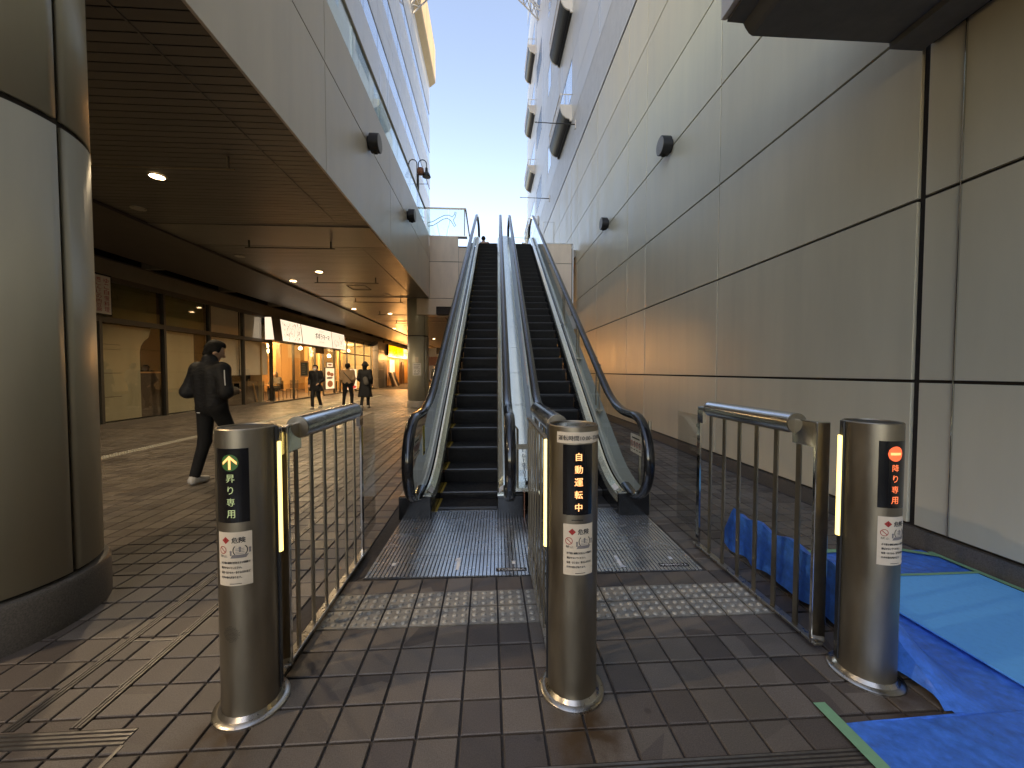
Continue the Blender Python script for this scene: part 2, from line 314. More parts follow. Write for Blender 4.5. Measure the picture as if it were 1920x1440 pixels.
    def sweep(s, path, sec, x0, mi=0):
        """path (y,z) in the plane x=x0, section (dx, dn)"""
        k = len(path); m = len(sec); vs = []; fs = []
        for i, (y, z) in enumerate(path):
            a = path[max(i - 1, 0)]; b = path[min(i + 1, k - 1)]; dy, dz = b[0] - a[0], b[1] - a[1]; l = math.hypot(dy, dz) or 1
            ny, nz = -dz / l, dy / l
            for dx, dn in sec: vs.append((x0 + dx, y + ny * dn, z + nz * dn))
        for i in range(k - 1):
            for j in range(m): fs.append((i * m + j, (i + 1) * m + j, (i + 1) * m + (j + 1) % m, i * m + (j + 1) % m))
        fs.append(tuple(range(m))); fs.append(tuple((k - 1) * m + j for j in range(m - 1, -1, -1)))
        return s.add(vs, fs, mi)
    def mesh(s, name, mats, off=Vector((0, 0, 0)), smooth=False, fix=True):
        me = bpy.data.meshes.new(name); me.from_pydata([(v[0] - off[0], v[1] - off[1], v[2] - off[2]) for v in s.v], [], s.f)
        for m in (mats if isinstance(mats, (list, tuple)) else [mats]): me.materials.append(M[m])
        if any(s.mi): me.polygons.foreach_set('material_index', s.mi)
        if fix:
            bm = bmesh.new(); bm.from_mesh(me); bmesh.ops.recalc_face_normals(bm, faces=bm.faces); bm.to_mesh(me); bm.free()
        if smooth:
            me.polygons.foreach_set('use_smooth', [True] * len(me.polygons)); me.set_sharp_from_angle(angle=R(35))
        me.update(); return me
    def build(s, name, mats, parent=None, smooth=False, bevel=0, fix=True, **kw):
        off = basis(parent); o = bpy.data.objects.new(name, s.mesh(name, mats, off, smooth, fix)); COL.objects.link(o)
        if parent: o.parent = parent; ROOT[o.name] = off
        if bevel:
            b = o.modifiers.new('bevel', 'BEVEL'); b.width = bevel; b.segments = 2; b.limit_method = 'ANGLE'
        tag(o, **kw); return o
def inst(me, name, loc, parent=None, rot=None):
    o = bpy.data.objects.new(name, me); COL.objects.link(o); o.location = Vector(loc) - basis(parent)
    if rot: o.rotation_euler = rot
    if parent: o.parent = parent; ROOT[o.name] = Vector(loc)
    return o
def copy_tree(o, parent=None):
    c = o.copy(); COL.objects.link(c); c.parent = parent
    for ch in list(o.children): copy_tree(ch, c)
    return c
_tc = {}
def text2d(body):
    if body not in _tc:
        c = bpy.data.curves.new('t', 'FONT'); c.body = body; c.resolution_u = 2; c.align_x = 'CENTER'
        o = bpy.data.objects.new('t', c); COL.objects.link(o)
        me = bpy.data.meshes.new_from_object(o.evaluated_get(bpy.context.evaluated_depsgraph_get()))
        vs = np.array([v.co[:] for v in me.vertices]) if len(me.vertices) else np.zeros((1, 3)); fs = [tuple(p.vertices) for p in me.polygons]
        bpy.data.objects.remove(o); bpy.data.curves.remove(c); bpy.data.meshes.remove(me)
        lo, hi = vs.min(0), vs.max(0); vs = vs - (lo + hi) / 2; _tc[body] = (vs, fs, (hi - lo)[:2])
    return _tc[body]
def put_text(mb, body, f, cu, cv, h=None, w=None, wide=1.0, mi=0, bold=0):
    """letters centred on (cu,cv) of the map f(u,v)->point; h = height of the ink, w = width"""
    vs, fs, (tw, th) = text2d(body); k = (h / th) if h else (w / tw); kx = k * wide if h else k
    if h and w: kx = w / tw
    for dx in ((0.0,) if not bold else (-bold, 0.0, bold)): mb.add([f(cu + v[0] * kx + dx, cv + v[1] * k + dx * .3) for v in vs], fs, mi)
def disc(mb, f, cu, cv, r, n=24, mi=0): mb.poly([f(cu + r * math.cos(2 * math.pi * i / n), cv + r * math.sin(2 * math.pi * i / n)) for i in range(n)], mi)
def disc_c(mb, f, cu, cv, r, n=16):
    for i in range(n):
        a, b = -r + 2 * r * i / n, -r + 2 * r * (i + 1) / n; ya, yb = math.sqrt(max(r * r - a * a, 0)), math.sqrt(max(r * r - b * b, 0))
        mb.quad(f(cu + a, cv - ya), f(cu + b, cv - yb), f(cu + b, cv + yb), f(cu + a, cv + ya))
def arcband(mb, f, cu, cv, ru, rv, w, a0, a1, n=8):
    for i in range(n):
        a, b = a0 + (a1 - a0) * i / n, a0 + (a1 - a0) * (i + 1) / n
        q = lambda t, k: f(cu + (ru + k) * math.cos(t), cv + (rv + k) * math.sin(t)); mb.quad(q(a, -w), q(a, w), q(b, w), q(b, -w))
def ring(mb, f, cu, cv, r0, r1, n=24, mi=0):
    for i in range(n):
        a, b = 2 * math.pi * i / n, 2 * math.pi * (i + 1) / n
        mb.quad(f(cu + r0 * math.cos(a), cv + r0 * math.sin(a)), f(cu + r1 * math.cos(a), cv + r1 * math.sin(a)), f(cu + r1 * math.cos(b), cv + r1 * math.sin(b)), f(cu + r0 * math.cos(b), cv + r0 * math.sin(b)), mi)
def rect(mb, f, u0, u1, v0, v1, n=1, mi=0):
    for i in range(n):
        a, b = u0 + (u1 - u0) * i / n, u0 + (u1 - u0) * (i + 1) / n; mb.quad(f(a, v0), f(b, v0), f(b, v1), f(a, v1), mi)
def flat(x, y, z, ux, uy, d=0.0):
    """map on a vertical plane through (x,y,z), u along the horizontal (ux,uy), pushed out by d to the right-hand side of u"""
    nx, ny = uy, -ux
    return lambda u, v: (x + ux * u + nx * d, y + uy * u + ny * d, z + v)
def light(name, kind, loc, energy, col, parent=None, size=.1, spot=None, blend=.6, rot=None):
    l = bpy.data.lights.new(name, kind); l.energy = energy; l.color = col
    if kind in ('POINT', 'SPOT'): l.shadow_soft_size = size
    if kind == 'SPOT': l.spot_size = R(spot or 120); l.spot_blend = blend
    if kind == 'AREA': l.shape = 'RECTANGLE'; l.size, l.size_y = size
    o = bpy.data.objects.new(name, l); COL.objects.link(o); o.location = Vector(loc) - basis(parent)
    if rot: o.rotation_euler = rot
    if parent: o.parent = parent
    return o

# ------------------------------------------------------------------ ground and paving
WX, FX, CY, SHX = 3.31, -2.19, 14.6, -9.05      # right wall, left fascia, cross wall, shop line
SOF = 4.05
ground = MB().quad((-60, -40, -.010), (WX + 40, -40, -.010), (WX + 40, 140, -.010), (-60, 140, -.010)).build('ground', 'grout', kind='structure')
PX0, PY0, PT, TS = 0.047, 2.055, 0.16, 0.150
def tile_mesh(var):
    rr = random.Random(var); h = TS / 2; i = h - .003; z = [rr.uniform(-.0006, .0006) for _ in range(4)]
    mb = MB(); mb.add([(-i, -i, z[0]), (i, -i, z[1]), (i, i, z[2]), (-i, i, z[3]), (-h, -h, -.003), (h, -h, -.003), (h, h, -.003), (-h, h, -.003),
          (-h, -h, -.009), (h, -h, -.009), (h, h, -.009), (-h, h, -.009)],
          [(0, 1, 2, 3), (4, 5, 1, 0), (5, 6, 2, 1), (6, 7, 3, 2), (7, 4, 0, 3), (8, 9, 5, 4), (9, 10, 6, 5), (10, 11, 7, 6), (11, 8, 4, 7)])
    return mb
tmb = [tile_mesh(i) for i in range(8)]
tme = [t.mesh('paving_tile', 'floor_tile') for t in tmb]
def inframe(x, y):
    c, s = math.cos(R(3.37)), math.sin(R(3.37)); dep = y * c + x * s; lat = x * c - y * s
    return dep > 1.15 and abs(lat) < dep * 1.36
def occupied(x, y):
    if -.86 < x < 1.56 and 2.54 < y < 16.5: return True                  # escalator pit
    if -1.0 < x < 1.72 and 2.05 < y < 2.38: return True                   # tactile rows
    if x > WX - .02: return True
    if (x + 2.80) ** 2 + (y - 2.2) ** 2 < .53 ** 2: return True
    if x < SHX: return True
    return False
tiles = []
for i in range(-58, 22):
    for j in range(-24, 170):
        x, y = PX0 + (i + .5) * PT, PY0 + (j + .5) * PT
        if not occupied(x, y): tiles.append((y if inframe(x, y) else 1e3 + y, x, y))
tiles.sort()
rest = MB()
for k, (d, x, y) in enumerate(tiles):
    if k < 300: inst(tme[k % 8], 'paving_tile', (x, y, random.uniform(-.0008, .0004)), ground)
    else:
        t = tmb[random.randrange(8)]; rest.add([(v[0] + x, v[1] + y, v[2]) for v in t.v], t.f)
rest.build('paving_tile_field', 'floor_tile', ground, fix=False, kind='stuff')

# tactile paving
def dome_tile(nm, s, dome, m, nd):
    mb = MB(); h = s / 2
    mb.box(-h, h, -h, h, -.009, .001)
    for a in range(nd):
        for b in range(nd):
            cx, cy = (-h + s * (a + .5) / nd), (-h + s * (b + .5) / nd)
            mb.lathe((cx, cy, .001), [(dome, 0), (dome * .93, .003), (dome * .62, .0075), (dome * .1, .0085)], 12, 1)
    return mb.mesh(nm, [m, m + '_dome'], smooth=True)
tm = dome_tile('tactile_tile', .1495, .0150, 'tactile', 3)
tw = empty('tactile_paving', (0.36, 2.215, 0), 'two rows of pale studded warning tiles in front of the escalators', 'tactile paving')
for j in (0, 1):
    for i in range(-6, 10): inst(tm, 'tactile_tile', (PX0 + (i + .5) * PT, PY0 + (j + .5) * PT, 0), tw)
gl = empty('guide_strip', (-6.05, 10, 0), 'pale studded guide strip running along the shop side of the floor', 'tactile paving')
g2 = dome_tile('guide_tile', .20, .013, 'tactile_white', 4)
for k in range(80): inst(g2, 'guide_tile', (-6.05, 5.5 + k * .21, 0.002), gl)

# slot drains
def drain(name, x0, x1, y0, y1, along, n, label):
    r = empty(name, ((x0 + x1) / 2, (y0 + y1) / 2, 0), label, 'drain')
    MB().box(x0, x1, y0, y1, -.009, .0022).build('channel', 'joint_dark', r)
    for k in range(n):
        f0, f1 = (k + .18) / n, (k + .72) / n
        b = MB()
        if along == 'y': b.box(x0 + (x1 - x0) * f0, x0 + (x1 - x0) * f1, y0, y1, -.004, .0040)
        else: b.box(x0, x1, y0 + (y1 - y0) * f0, y0 + (y1 - y0) * f1, -.004, .0040)
        b.build('bar', 'drain_steel', r)
    return r
drain('slot_drain', -1.835, -1.79, 1.53, 9.0, 'y', 3, 'long slot drain running beside the round column, left one of the pair')
drain('slot_drain', -1.595, -1.55, 1.53, 9.0, 'y', 3, 'long slot drain of the pair nearer to the bollard')
drain('slot_drain', -4.5, -1.335, 1.45, 1.52, 'x', 4, 'cross drain grating at the lower left corner')
drain('slot_drain', .12, 1.37, 1.225, 1.285, 'x', 4, 'cross drain grating at the bottom right beside the blue sheet')
tag(MB().box(-1.79, -1.60, 2.02, 2.03, -.008, .0022).build('metal_strip', 'drain_steel'), 'thin steel strip joining the two long drains', 'strip')
tag(MB().box(-1.34, -1.326, .8, 1.45, -.008, .0022).build('metal_strip', 'drain_steel'), 'steel floor edge strip running down from the cross drain', 'strip')

# ------------------------------------------------------------------ right-hand building
rb = empty('right_building', (WX, 16, 0), 'tall grey panelled building forming the right side of the passage', 'building')
bk = MB().box(WX + .03, WX + 26, -60, 33.75, 0, 46.0).build('wall', 'joint_dark', rb)
MB().box(WX + .5, WX + 25.5, -59.5, 33.2, 46.0, 46.4).build('roof', 'roof_grey', rb)
YC = [-4.9, -2.5, .2, 2.84, 5.5, 8.15, 9.25, 11.9, 14.55, 15.65, 18.3, 20.95, 22.05, 24.7, 27.35, 28.45, 31.1, 33.75]
ZL = [.15, 1.28, 2.68, 4.03, 5.42, 6.81, 8.2, 9.62]
def panel(parent, x0, x1, y0, y1, z0, z1, m, name='panel', bev=.003): return MB().box(x0, x1, y0, y1, z0, z1).build(name, m, parent, bevel=bev)
for a in range(len(YC) - 1):
    for b in range(len(ZL) - 1):
        g0 = .028 if YC[a] == 2.84 else .011; g1 = .028 if YC[a + 1] == 2.84 else .011
        if YC[a + 1] < 0 and b > 3: continue
        panel(bk, WX, WX + .03, YC[a] + g0, YC[a + 1] - g1, ZL[b] + .012, ZL[b + 1] - .012, 'panel_grey')
MB().box(WX - .012, WX + .03, -5, 33.7, -.01, .138).build('skirting', 'granite', rb)
MB().box(WX - .012, WX, 2.58, 2.585, .16, 9).build('edge_trim', 'steel_polished', rb)
# ribbed band above the thick joint
rbm = MB()
for k in range(14): rbm.box(WX, WX + .03, -4, 33.7, 9.70 + k * .11, 9.70 + k * .11 + .102)
rbm.build('ribbed_band', 'ribbed', rb)
ZU = [11.25, 12.3, 13.75, 15.45, 16.5, 17.95, 19.65, 20.7, 22.15, 23.85, 24.9, 26.35, 28.05, 29.1, 30.55, 33.0, 39.0, 46.0]
def r_window(y0, y1, z0, z1, m, nm=2):
    w = MB().box(WX + .012, WX + .05, y0 + .01, y1 - .01, z0 + .01, z1 - .01).build('window', 'frame_dark', rb)
    for k in range(nm):
        a, b = y0 + (y1 - y0) * k / nm + .04, y0 + (y1 - y0) * (k + 1) / nm - .03
        MB().quad((WX + .006, a, z0 + .05), (WX + .006, b, z0 + .05), (WX + .006, b, z1 - .05), (WX + .006, a, z1 - .05)).build('pane', m, w, fix=False)
for a in range(5, len(YC) - 1):
    for b in range(len(ZU) - 1):
        y0, y1, z0, z1 = YC[a], YC[a + 1], ZU[b], ZU[b + 1]
        wrow = b in (1, 4, 7, 10, 13)
        if wrow and y0 in (15.65, 28.45): r_window(y0, y1, z0, z1, 'win_bright')
        elif wrow and y0 == 24.7: r_window(y0, y1, z0, z1, 'win_dark', 1)
        elif wrow and y0 in (20.95, 31.1): r_window(y0 + .05, y1, z0, z1, 'win_bright', 1)
        else: panel(bk, WX, WX + .03, y0 + .008, y1 - .008, z0 + .009, z1 - .009, 'panel_pale', bev=0)
def balcony(y0, y1, zb):
    w = .47; h = .62
    arc = [(WX - .09 - (w - .09) * math.sin(t), zb + .08 + (h - .12) * (1 - math.cos(t))) for t in [R(90) * i / 8 for i in range(9)]]
    prof = [(WX, zb), (WX - .09, zb)] + arc + [(WX - w, zb + h), (WX, zb + h)]
    bl = MB().prism_y(prof, y0 + .06, y1 - .06).build('balcony', 'black_metal', rb)
    for y in (y0, y1 - .06): MB().prism_y([(x - .006 if x < WX - .01 else x, z) for x, z in prof], y, y + .06).build('bracket', 'panel_fascia', bl)
    MB().box(WX - w - .012, WX - w + .0, y0, y1, zb + h - .12, zb + h + .02).build('edge_beam', 'panel_fascia', bl)
    n = 5
    for k in range(n):
        a = y0 + .1 + (y1 - y0 - .2) * k / n; b = a + (y1 - y0 - .2) / n * .78
        MB().quad((WX - .16, a, zb + .112), (WX - .16, b, zb + .112), (WX - .22, b, zb + .145), (WX - .22, a, zb + .145)).build('vent_slot', 'white_paint', bl, fix=False)
    rl = MB(); rl.tube([(WX, y0 + .04, zb + h + .42), (WX - w, y0 + .04, zb + h + .42), (WX - w, y1 - .04, zb + h + .42), (WX, y1 - .04, zb + h + .42)], .02, 6)
    for k in range(13):
        y = y0 + .05 + (y1 - y0 - .1) * k / 12; rl.cyl((WX - w, y, zb + h), (WX - w, y, zb + h + .42), .009, n=5)
    for x in (WX - .3, WX - .15): rl.cyl((x, y0 + .04, zb + h), (x, y0 + .04, zb + h + .42), .009, n=5)
    rl.build('railing', 'panel_fascia', bl)
for y0, y1, zb in ((15.65, 18.5, 11.3), (15.65, 18.5, 15.5), (28.3, 31.3, 15.5), (28.3, 31.3, 19.7), (28.3, 31.3, 11.3), (15.65, 18.5, 19.7), (28.3, 31.3, 23.9)): balcony(y0, y1, zb)
# projecting dark canopy beam on the right wall, near the camera
cn = empty('canopy_beam', (2.6, 1, 3.77), 'dark flat soffit beam projecting from the right wall overhead', 'canopy')
MB().prism_y([(WX - .05, 3.77), (3.0, 3.77), (3.0, 3.815), (1.93, 3.815), (1.905, 3.83), (1.875, 3.87), (1.86, 3.90), (1.74, 3.905), (1.74, 4.6), (WX - .05, 4.6)], -6, 2.83).build('soffit', 'canopy_dark', cn)
MB().box(1.70, 1.738, -6, 2.84, 3.925, 4.62).build('fascia_board', 'panel_fascia', cn)
MB().box(WX - .05, WX - .0, -6, 2.79, 3.80, 4.55).build('wall_gap', 'void_black', cn)

def drum_lamp(x, y, z, sx, label):
    t = empty('wall_lamp', (x, y, z), label, 'lamp', 'drum lamps on the walls')
    MB().cyl((x, y, z), (x - sx * .04, y, z), .115, n=24).build('mount', 'black_metal', t, smooth=True)
    b = MB(); b.cyl((x - sx * .04, y, z), (x - sx * .20, y, z), .165, n=32); b.build('drum', 'black_metal', t, smooth=True, bevel=.006)
    MB().cyl((x - sx * .201, y, z), (x - sx * .206, y, z), .15, n=32).build('lens', 'granite_pale', t, smooth=True)
    MB().box(x - sx * .09, x - sx * .15, y - .05, y + .05, z - .172, z - .15).build('vent', 'void_black', t)
drum_lamp(WX, 7.05, 5.45, 1, 'black drum lamp on the right wall, nearer one')
drum_lamp(WX, 10.8, 5.45, 1, 'black drum lamp on the right wall, farther one')
drum_lamp(FX, 7.4, 5.52, -1, 'black drum lamp on the left fascia, nearer one')
drum_lamp(FX, 10.8, 5.55, -1, 'black drum lamp on the left fascia, farther one')
def flagpole(x, y, z, L, label):
    t = empty('flagpole', (x, y, z), label, 'flagpole', 'bare horizontal poles on the facades')
    s = 1 if L > 0 else -1
    MB().box(x, x + s * .03, y - .05, y + .05, z - .16, z + .16).build('bracket', 'panel_fascia', t)
    MB().cyl((x, y, z), (x + L, y, z + .03), .022, .014, n=8).build('pole', 'black_metal', t)
    MB().cyl((x + L, y, z + .03), (x + L + s * .08, y, z + .032), .03, .005, n=8).build('finial', 'black_metal', t)
flagpole(WX, 15.0, 10.75, -1.5, 'horizontal pole on the right facade, nearest')
flagpole(WX, 21.4, 10.75, -1.55, 'horizontal pole on the right facade, second')
flagpole(WX, 27.8, 10.75, -1.55, 'horizontal pole on the right facade, farthest')
flagpole(-4.9, 10.8, 11.5, 1.5, 'horizontal pole on the left facade, nearer one')
flagpole(-4.9, 22.0, 11.6, 1.5, 'horizontal pole on the left facade, farther one')

# ------------------------------------------------------------------ left-hand building: fascia, soffit, upper floors
lb = empty('left_building', (-5, 16, 0), 'tall pale building with window bands above the covered shop arcade', 'building')
fa = MB().box(FX - .30, FX - .03, 2.33, CY, SOF + .03, 6.36).build('fascia', 'joint_dark', lb)
FY = [2.30, 5.5, 8.97, 12.26, CY + .0]
for a in range(len(FY) - 1):
    for z0, z1 in ((SOF - .01, 5.49), (5.51, 6.385)):
        panel(fa, FX - .03, FX, FY[a] + .006, FY[a + 1] - .006, z0, z1, 'panel_fascia')
MB().box(FX - .33, FX - .033, 2.3, CY, 6.36, 6.40).build('coping', 'panel_fascia', lb)
# soffit
sf = MB().prism_z([(-6.2, -6), (-3.46, -6), (-3.46, 2.33), (FX - .032, 2.33), (FX - .032, 46), (-6.2, 46)], SOF + .03, SOF + .06).build('soffit', 'joint_dark', lb)
sm_ = MB().box(-6.2, -2.235, 0, .098, 0, .012).mesh('slat', 'soffit_slat')
PIT = .111
slats = [k for k in range(460)]
fs_ = MB(); cnt = 0
for k in slats:
    y = -5.5 + k * PIT
    if 7.55 < y < 8.75 or 14.55 < y < 15.25 or 21.5 < y < 22.2: continue
    if 2.34 < y and cnt < 298: inst(sm_, 'slat', (0, y, SOF + .012), sf); cnt += 1
    else: fs_.box(-6.2, -2.235 if y > 2.34 else -3.46, y, y + .098, SOF + .012, SOF + .024)
fs_.build('slat_field', 'soffit_slat', sf, kind='stuff')
for y0, y1 in ((7.55, 8.75), (14.55, 15.25), (21.5, 22.2)): MB().box(-6.2, -2.235, y0 + .005, y1 - .01, SOF - .005, SOF + .024).build('plain_panel', 'soffit_slat', sf)
MB().box(-2.232, FX - .031, 2.34, CY, SOF + .006, SOF + .024).build('edge_trim', 'soffit_slat', sf)
MB().box(-2.79, -2.775, 2.34, 46, SOF + .004, SOF + .0115).build('seam_strip', 'soffit_slat', sf)
MB().box(-8.55, -6.205, -6, 46, SOF - .02, SOF + .05).build('unlit_ceiling', 'soffit_unlit', lb)  # ceiling strip the lamps miss; its shade is in the dark material
MB().box(-6.26, -6.20, -6, 46, SOF - .045, SOF + .02).build('ceiling_edge', 'soffit_unlit', lb)
MB().box(-9.6, -8.55, -6, 46, 4.75, 4.8).build('recess_top', 'void_black', lb)
MB().box(-8.56, -8.54, -6, 46, 4.03, 4.75).build('recess_side', 'void_black', lb)
for k in range(14):
    y = 5 + k * 2.9; MB().box(-9.05, -8.55, y, y + .12, 4.02, 4.2).build('bracket', 'shop_fascia', lb)
# body above the arcade and above the deck
MB().box(-26, -4.95, 6.35, 33.4, 6.0, 28.6).build('wall', 'joint_dark', lb)
MB().prism_z([(-26, -6), (-3.47, -6), (-3.47, 2.34), (FX - .04, 2.34), (FX - .04, 34), (-26, 34)], 4.80, 5.9).build('deck_slab', 'deck_stone', lb)
MB().box(-26, -9.55, -14, 16.2, 0, 4.79).build('back_wall', 'void_black', lb); MB().box(-26, -14.2, 16.2, 46, 0, 4.79).build('back_wall', 'void_black', lb); MB().box(-14.2, -9.5, 16.2, 34.0, 3.35, 4.79).build('back_wall', 'void_black', lb); MB().box(-14.2, -9.5, 31.3, 48.0, 0, 4.7).build('back_wall', 'void_black', lb)
MB().box(-3.46, FX, 2.27, 2.299, SOF - .01, 6.38).build('end_panel', 'panel_fascia', lb); MB().box(-3.46, -3.42, -6, 2.26, SOF - .01, 6.38).build('end_panel', 'panel_fascia', lb)
LZ = [(10.0, 12.6, 'w'), (12.6, 15.55, 'w'), (15.55, 16.5, 'g'), (16.5, 17.55, 'w'), (17.55, 18.5, 'w'), (18.5, 19.5, 'g'), (19.5, 20.6, 'w'), (20.6, 21.7, 'w'), (21.7, 22.62, 'g'), (22.62, 25.1, 'w')]
for k in range(14):
    y0 = 6.35 + k * 1.96; y1 = min(y0 + 1.96, 33.4)
    for z0, z1, t in LZ:
        if t == 'w': panel(lb, -4.95, -4.90, y0 + .006, y1 - .006, z0 + .006, z1 - .006, 'panel_pale', bev=0)
        else:
            wd = MB().box(-4.95, -4.93, y0, y1, z0, z1).build('window', 'frame_dark', lb)
            MB().quad((-4.925, y0 + .02, z0 + .03), (-4.925, y1 - .02, z0 + .03), (-4.925, y1 - .02, z1 - .03), (-4.925, y0 + .02, z1 - .03)).build('pane', 'win_bright', wd, fix=False)
    if y0 < 33: # deck-level glazing
        wd = MB().box(-4.95, -4.93, y0, y1, 6.0, 10.0).build('window', 'frame_dark', lb)
        for z0, z1 in ((6.1, 8.6), (8.66, 9.95)):
            MB().quad((-4.925, y0 + .03, z0), (-4.925, y1 - .03, z0), (-4.925, y1 - .03, z1), (-4.925, y0 + .03, z1)).build('pane', 'win_bright', wd, fix=False)
co = MB().prism_y([(-4.95, 25.15), (-4.52, 25.5), (-4.45, 25.6), (-4.45, 28.3), (-4.6, 28.6), (-4.95, 28.6)], 6.0, 33.9).build('cornice', 'cornice_tan', lb)
for k in range(9): MB().box(-4.455, -4.445, 7 + k * 3.2, 7.04 + k * 3.2, 25.62, 28.28).build('seam', 'joint_dark', co)
MB().box(-25.5, -5.2, 6.8, 33.0, 28.6, 28.9).build('roof', 'roof_grey', lb)

# upper plaza beyond the landing
pl = MB().box(FX - .03, WX, 14.85, 34.5, 5.7, 5.97).build('upper_plaza', 'deck_stone', kind='structure')
tag(MB().box(-26, 30, 34.5, 120, 5.6, 5.965).build('upper_terrace', 'deck_stone'), kind='structure')
# cross wall under the landing
cw = empty('landing_wall', (0, CY, 3.4), 'cream panelled wall under the upper landing behind the escalators', 'wall')
cb = MB().box(FX - .03, 3.13, CY + .03, CY + .25, 3.45, 5.96).build('wall_core', 'joint_dark', cw)
ZC = [(3.44, 4.03), (4.05, 5.37), (5.39, 6.30)]
for z0, z1 in ZC:
    top = z1
    if z0 < 3.5:
        panel(cb, -2.64, -1.95, CY - .0, CY + .03, z0, z1, 'panel_cream'); panel(cb, -1.95, -1.12, CY, CY + .03, 3.74, z1, 'panel_cream')
        MB().box(-1.94, -1.10, CY + .35, CY + .40, 3.40, 3.76).build('recess_panel', 'panel_cream', cw)
    else: panel(cb, FX + .005, -1.12, CY, CY + .03, z0, z1, 'panel_cream')
    panel(cb, -1.11, 1.88, CY, CY + .03, z0, min(z1, 5.9), 'panel_cream')
    panel(cb, 1.89, 3.10, CY, CY + .03, z0, min(z1, 6.10), 'panel_cream')
MB().box(-2.66, -1.94, CY + .03, CY + .6, 3.44, 4.02).build('beam', 'panel_cream', cw)
MB().box(FX, -.80, CY - .015, CY + .25, 6.301, 6.335).build('coping', 'steel_brushed', cw)
MB().box(1.86, 3.13, CY - .015, CY + .25, 6.101, 6.13).build('coping', 'white_paint', cw)
MB().box(3.13, 3.17, CY - .02, CY + .25, 3.44, 6.13).build('edge_trim', 'white_paint', cw)
MB().box(2.95, 3.30, CY + .05, CY + .5, 2.95, 3.44).build('beam_end', 'white_paint', cw)
MB().box(1.60, 1.95, CY + 1.6, CY + 2.2, 5.96, 6.75).build('planter', 'panel_cream', cw)
# glass guard rails on the deck edge
gr = empty('glass_railing', (FX, 8, 6.4), 'glass guard rail with dark top rail along the upper deck edge', 'railing')
gy = [2.35] + [3.78 + 1.66 * k for k in range(7)] + [CY - .02]
for a, b in zip(gy[:-1], gy[1:]):
    b = min(b, CY - .02)
    MB().box(FX - .17, FX - .158, a + .01, b - .01, 6.38, 7.33).build('pane', 'glass_rail', gr)
for y in gy[1:-1]: MB().box(FX - .21, FX - .172, min(y, CY - .1), min(y, CY - .1) + .06, 6.38, 7.36).build('post', 'white_paint', gr)
MB().tube([(FX - .165, 2.35, 7.36), (FX - .165, CY + .12, 7.36), (-.86, CY + .12, 7.36), (-.86, CY + 3.2, 7.36)], .035, 10).build('top_rail', 'steel_bollard', gr, smooth=True)
for a, b in ((FX - .1, -1.50), (-1.48, -.88)): MB().box(a, b, CY + .11, CY + .122, 6.32, 7.33).build('pane', 'glass_rail', gr)
MB().box(-.866, -.854, CY + .2, CY + 3.2, 6.1, 7.33).build('pane', 'glass_rail', gr)
MB().cyl((-.90, CY + .12, 6.3), (-.90, CY + .12, 7.36), .018, n=8).build('post', 'steel_brushed', gr)
g3 = empty('guard_rail', (2.0, CY + 2, 6.0), 'steel guard rail with upright bars beside the right escalator top', 'railing')
MB().tube([(1.88, CY + .4, 6.9), (1.88, CY + .4, 7.25), (2.02, CY + 4.6, 7.6), (1.62, CY + 4.6, 7.6)], .05, 8).build('top_rail', 'steel_brushed', g3)
for k in range(9): MB().cyl((1.9 + .02 * k, CY + .5 + k * .5, 5.97), (1.9 + .02 * k, CY + .5 + k * .5, 7.25 + .04 * k), .014, n=6).build('upright', 'steel_brushed', g3)
g4 = empty('guard_rail', (2.6, CY + .2, 6.1), 'low thin guard rail on the wall top beside the right building', 'railing')
MB().tube([(2.05, CY + .12, 6.12), (2.05, CY + .12, 6.95), (2.45, CY + .12, 6.95), (2.45, CY + .12, 6.12)], .012, 6).build('frame', 'steel_brushed', g4)
# wire ornament behind the glass
f = flat(-1.9, 16.4, 7.55, 1, 0)
fo = empty('wire_ornament', (-1.5, 16.4, 6.0), 'leaping wire outline ornament on thin legs behind the glass rail', 'ornament')
body = [(-.78, -.12), (-.5, -.05), (-.2, .12), (.1, .26), (.35, .27), (.5, .18), (.62, .30), (.66, .44), (.72, .40), (.66, .18), (.56, .05), (.62, -.10), (.70, -.22), (.62, -.28), (.52, -.12), (.42, .02), (.25, .12), (0, .06), (-.25, -.10), (-.5, -.24), (-.76, -.28)]
MB().tube([f(u * .78, v * .85) for u, v in body], .014, 6, closed=True).build('outline', 'black_metal', fo)
MB().tube([f(-.3 * .78, -.1), f(.0, -1.2)], .008, 5).build('leg', 'black_metal', fo); MB().tube([f(.3, .02), f(.02, -1.2)], .008, 5).build('leg', 'black_metal', fo)
MB().lathe((-1.9, 16.4, 5.97), [(.14, 0), (.11, .1), (.05, .16), (.05, .3), (.02, .34)], 14).build('base', 'copper', fo, smooth=True)
# twin-arm lamp post on the deck
lp = empty('street_lamp', (-2.72, 17.0, 5.9), 'twin hooked dark lamp post standing on the upper deck', 'street lamp')
MB().cyl((-2.86, 16.2, 5.9), (-2.86, 16.2, 9.3), .06, .05, n=12).build('pole', 'black_metal', lp, smooth=True)
for s in (-1, 1):
    pts = [(-2.86 + s * .03, 16.2, 9.0)] + [(-2.86 + s * (.19 - .16 * math.cos(t)), 16.2, 9.72 + .16 * math.sin(t)) for t in [math.pi * i / 8 for i in range(9)]] + [(-2.86 + s * .35, 16.2, 9.55)]
    MB().tube(pts, .02, 8).build('arm', 'black_metal', lp, smooth=True)
    h = MB(); h.lathe((-2.86 + s * .35, 16.2, 9.2), [(.17, 0), (.165, .03), (.12, .14), (.06, .2), (.05, .36), (.02, .37)], 20); hd = h.build('lamp_shade', 'black_metal', lp, smooth=True)
    MB().cyl((-2.86 + s * .35, 16.2, 9.19), (-2.86 + s * .35, 16.2, 9.2), .14, n=18).build('lens', 'granite_pale', hd)
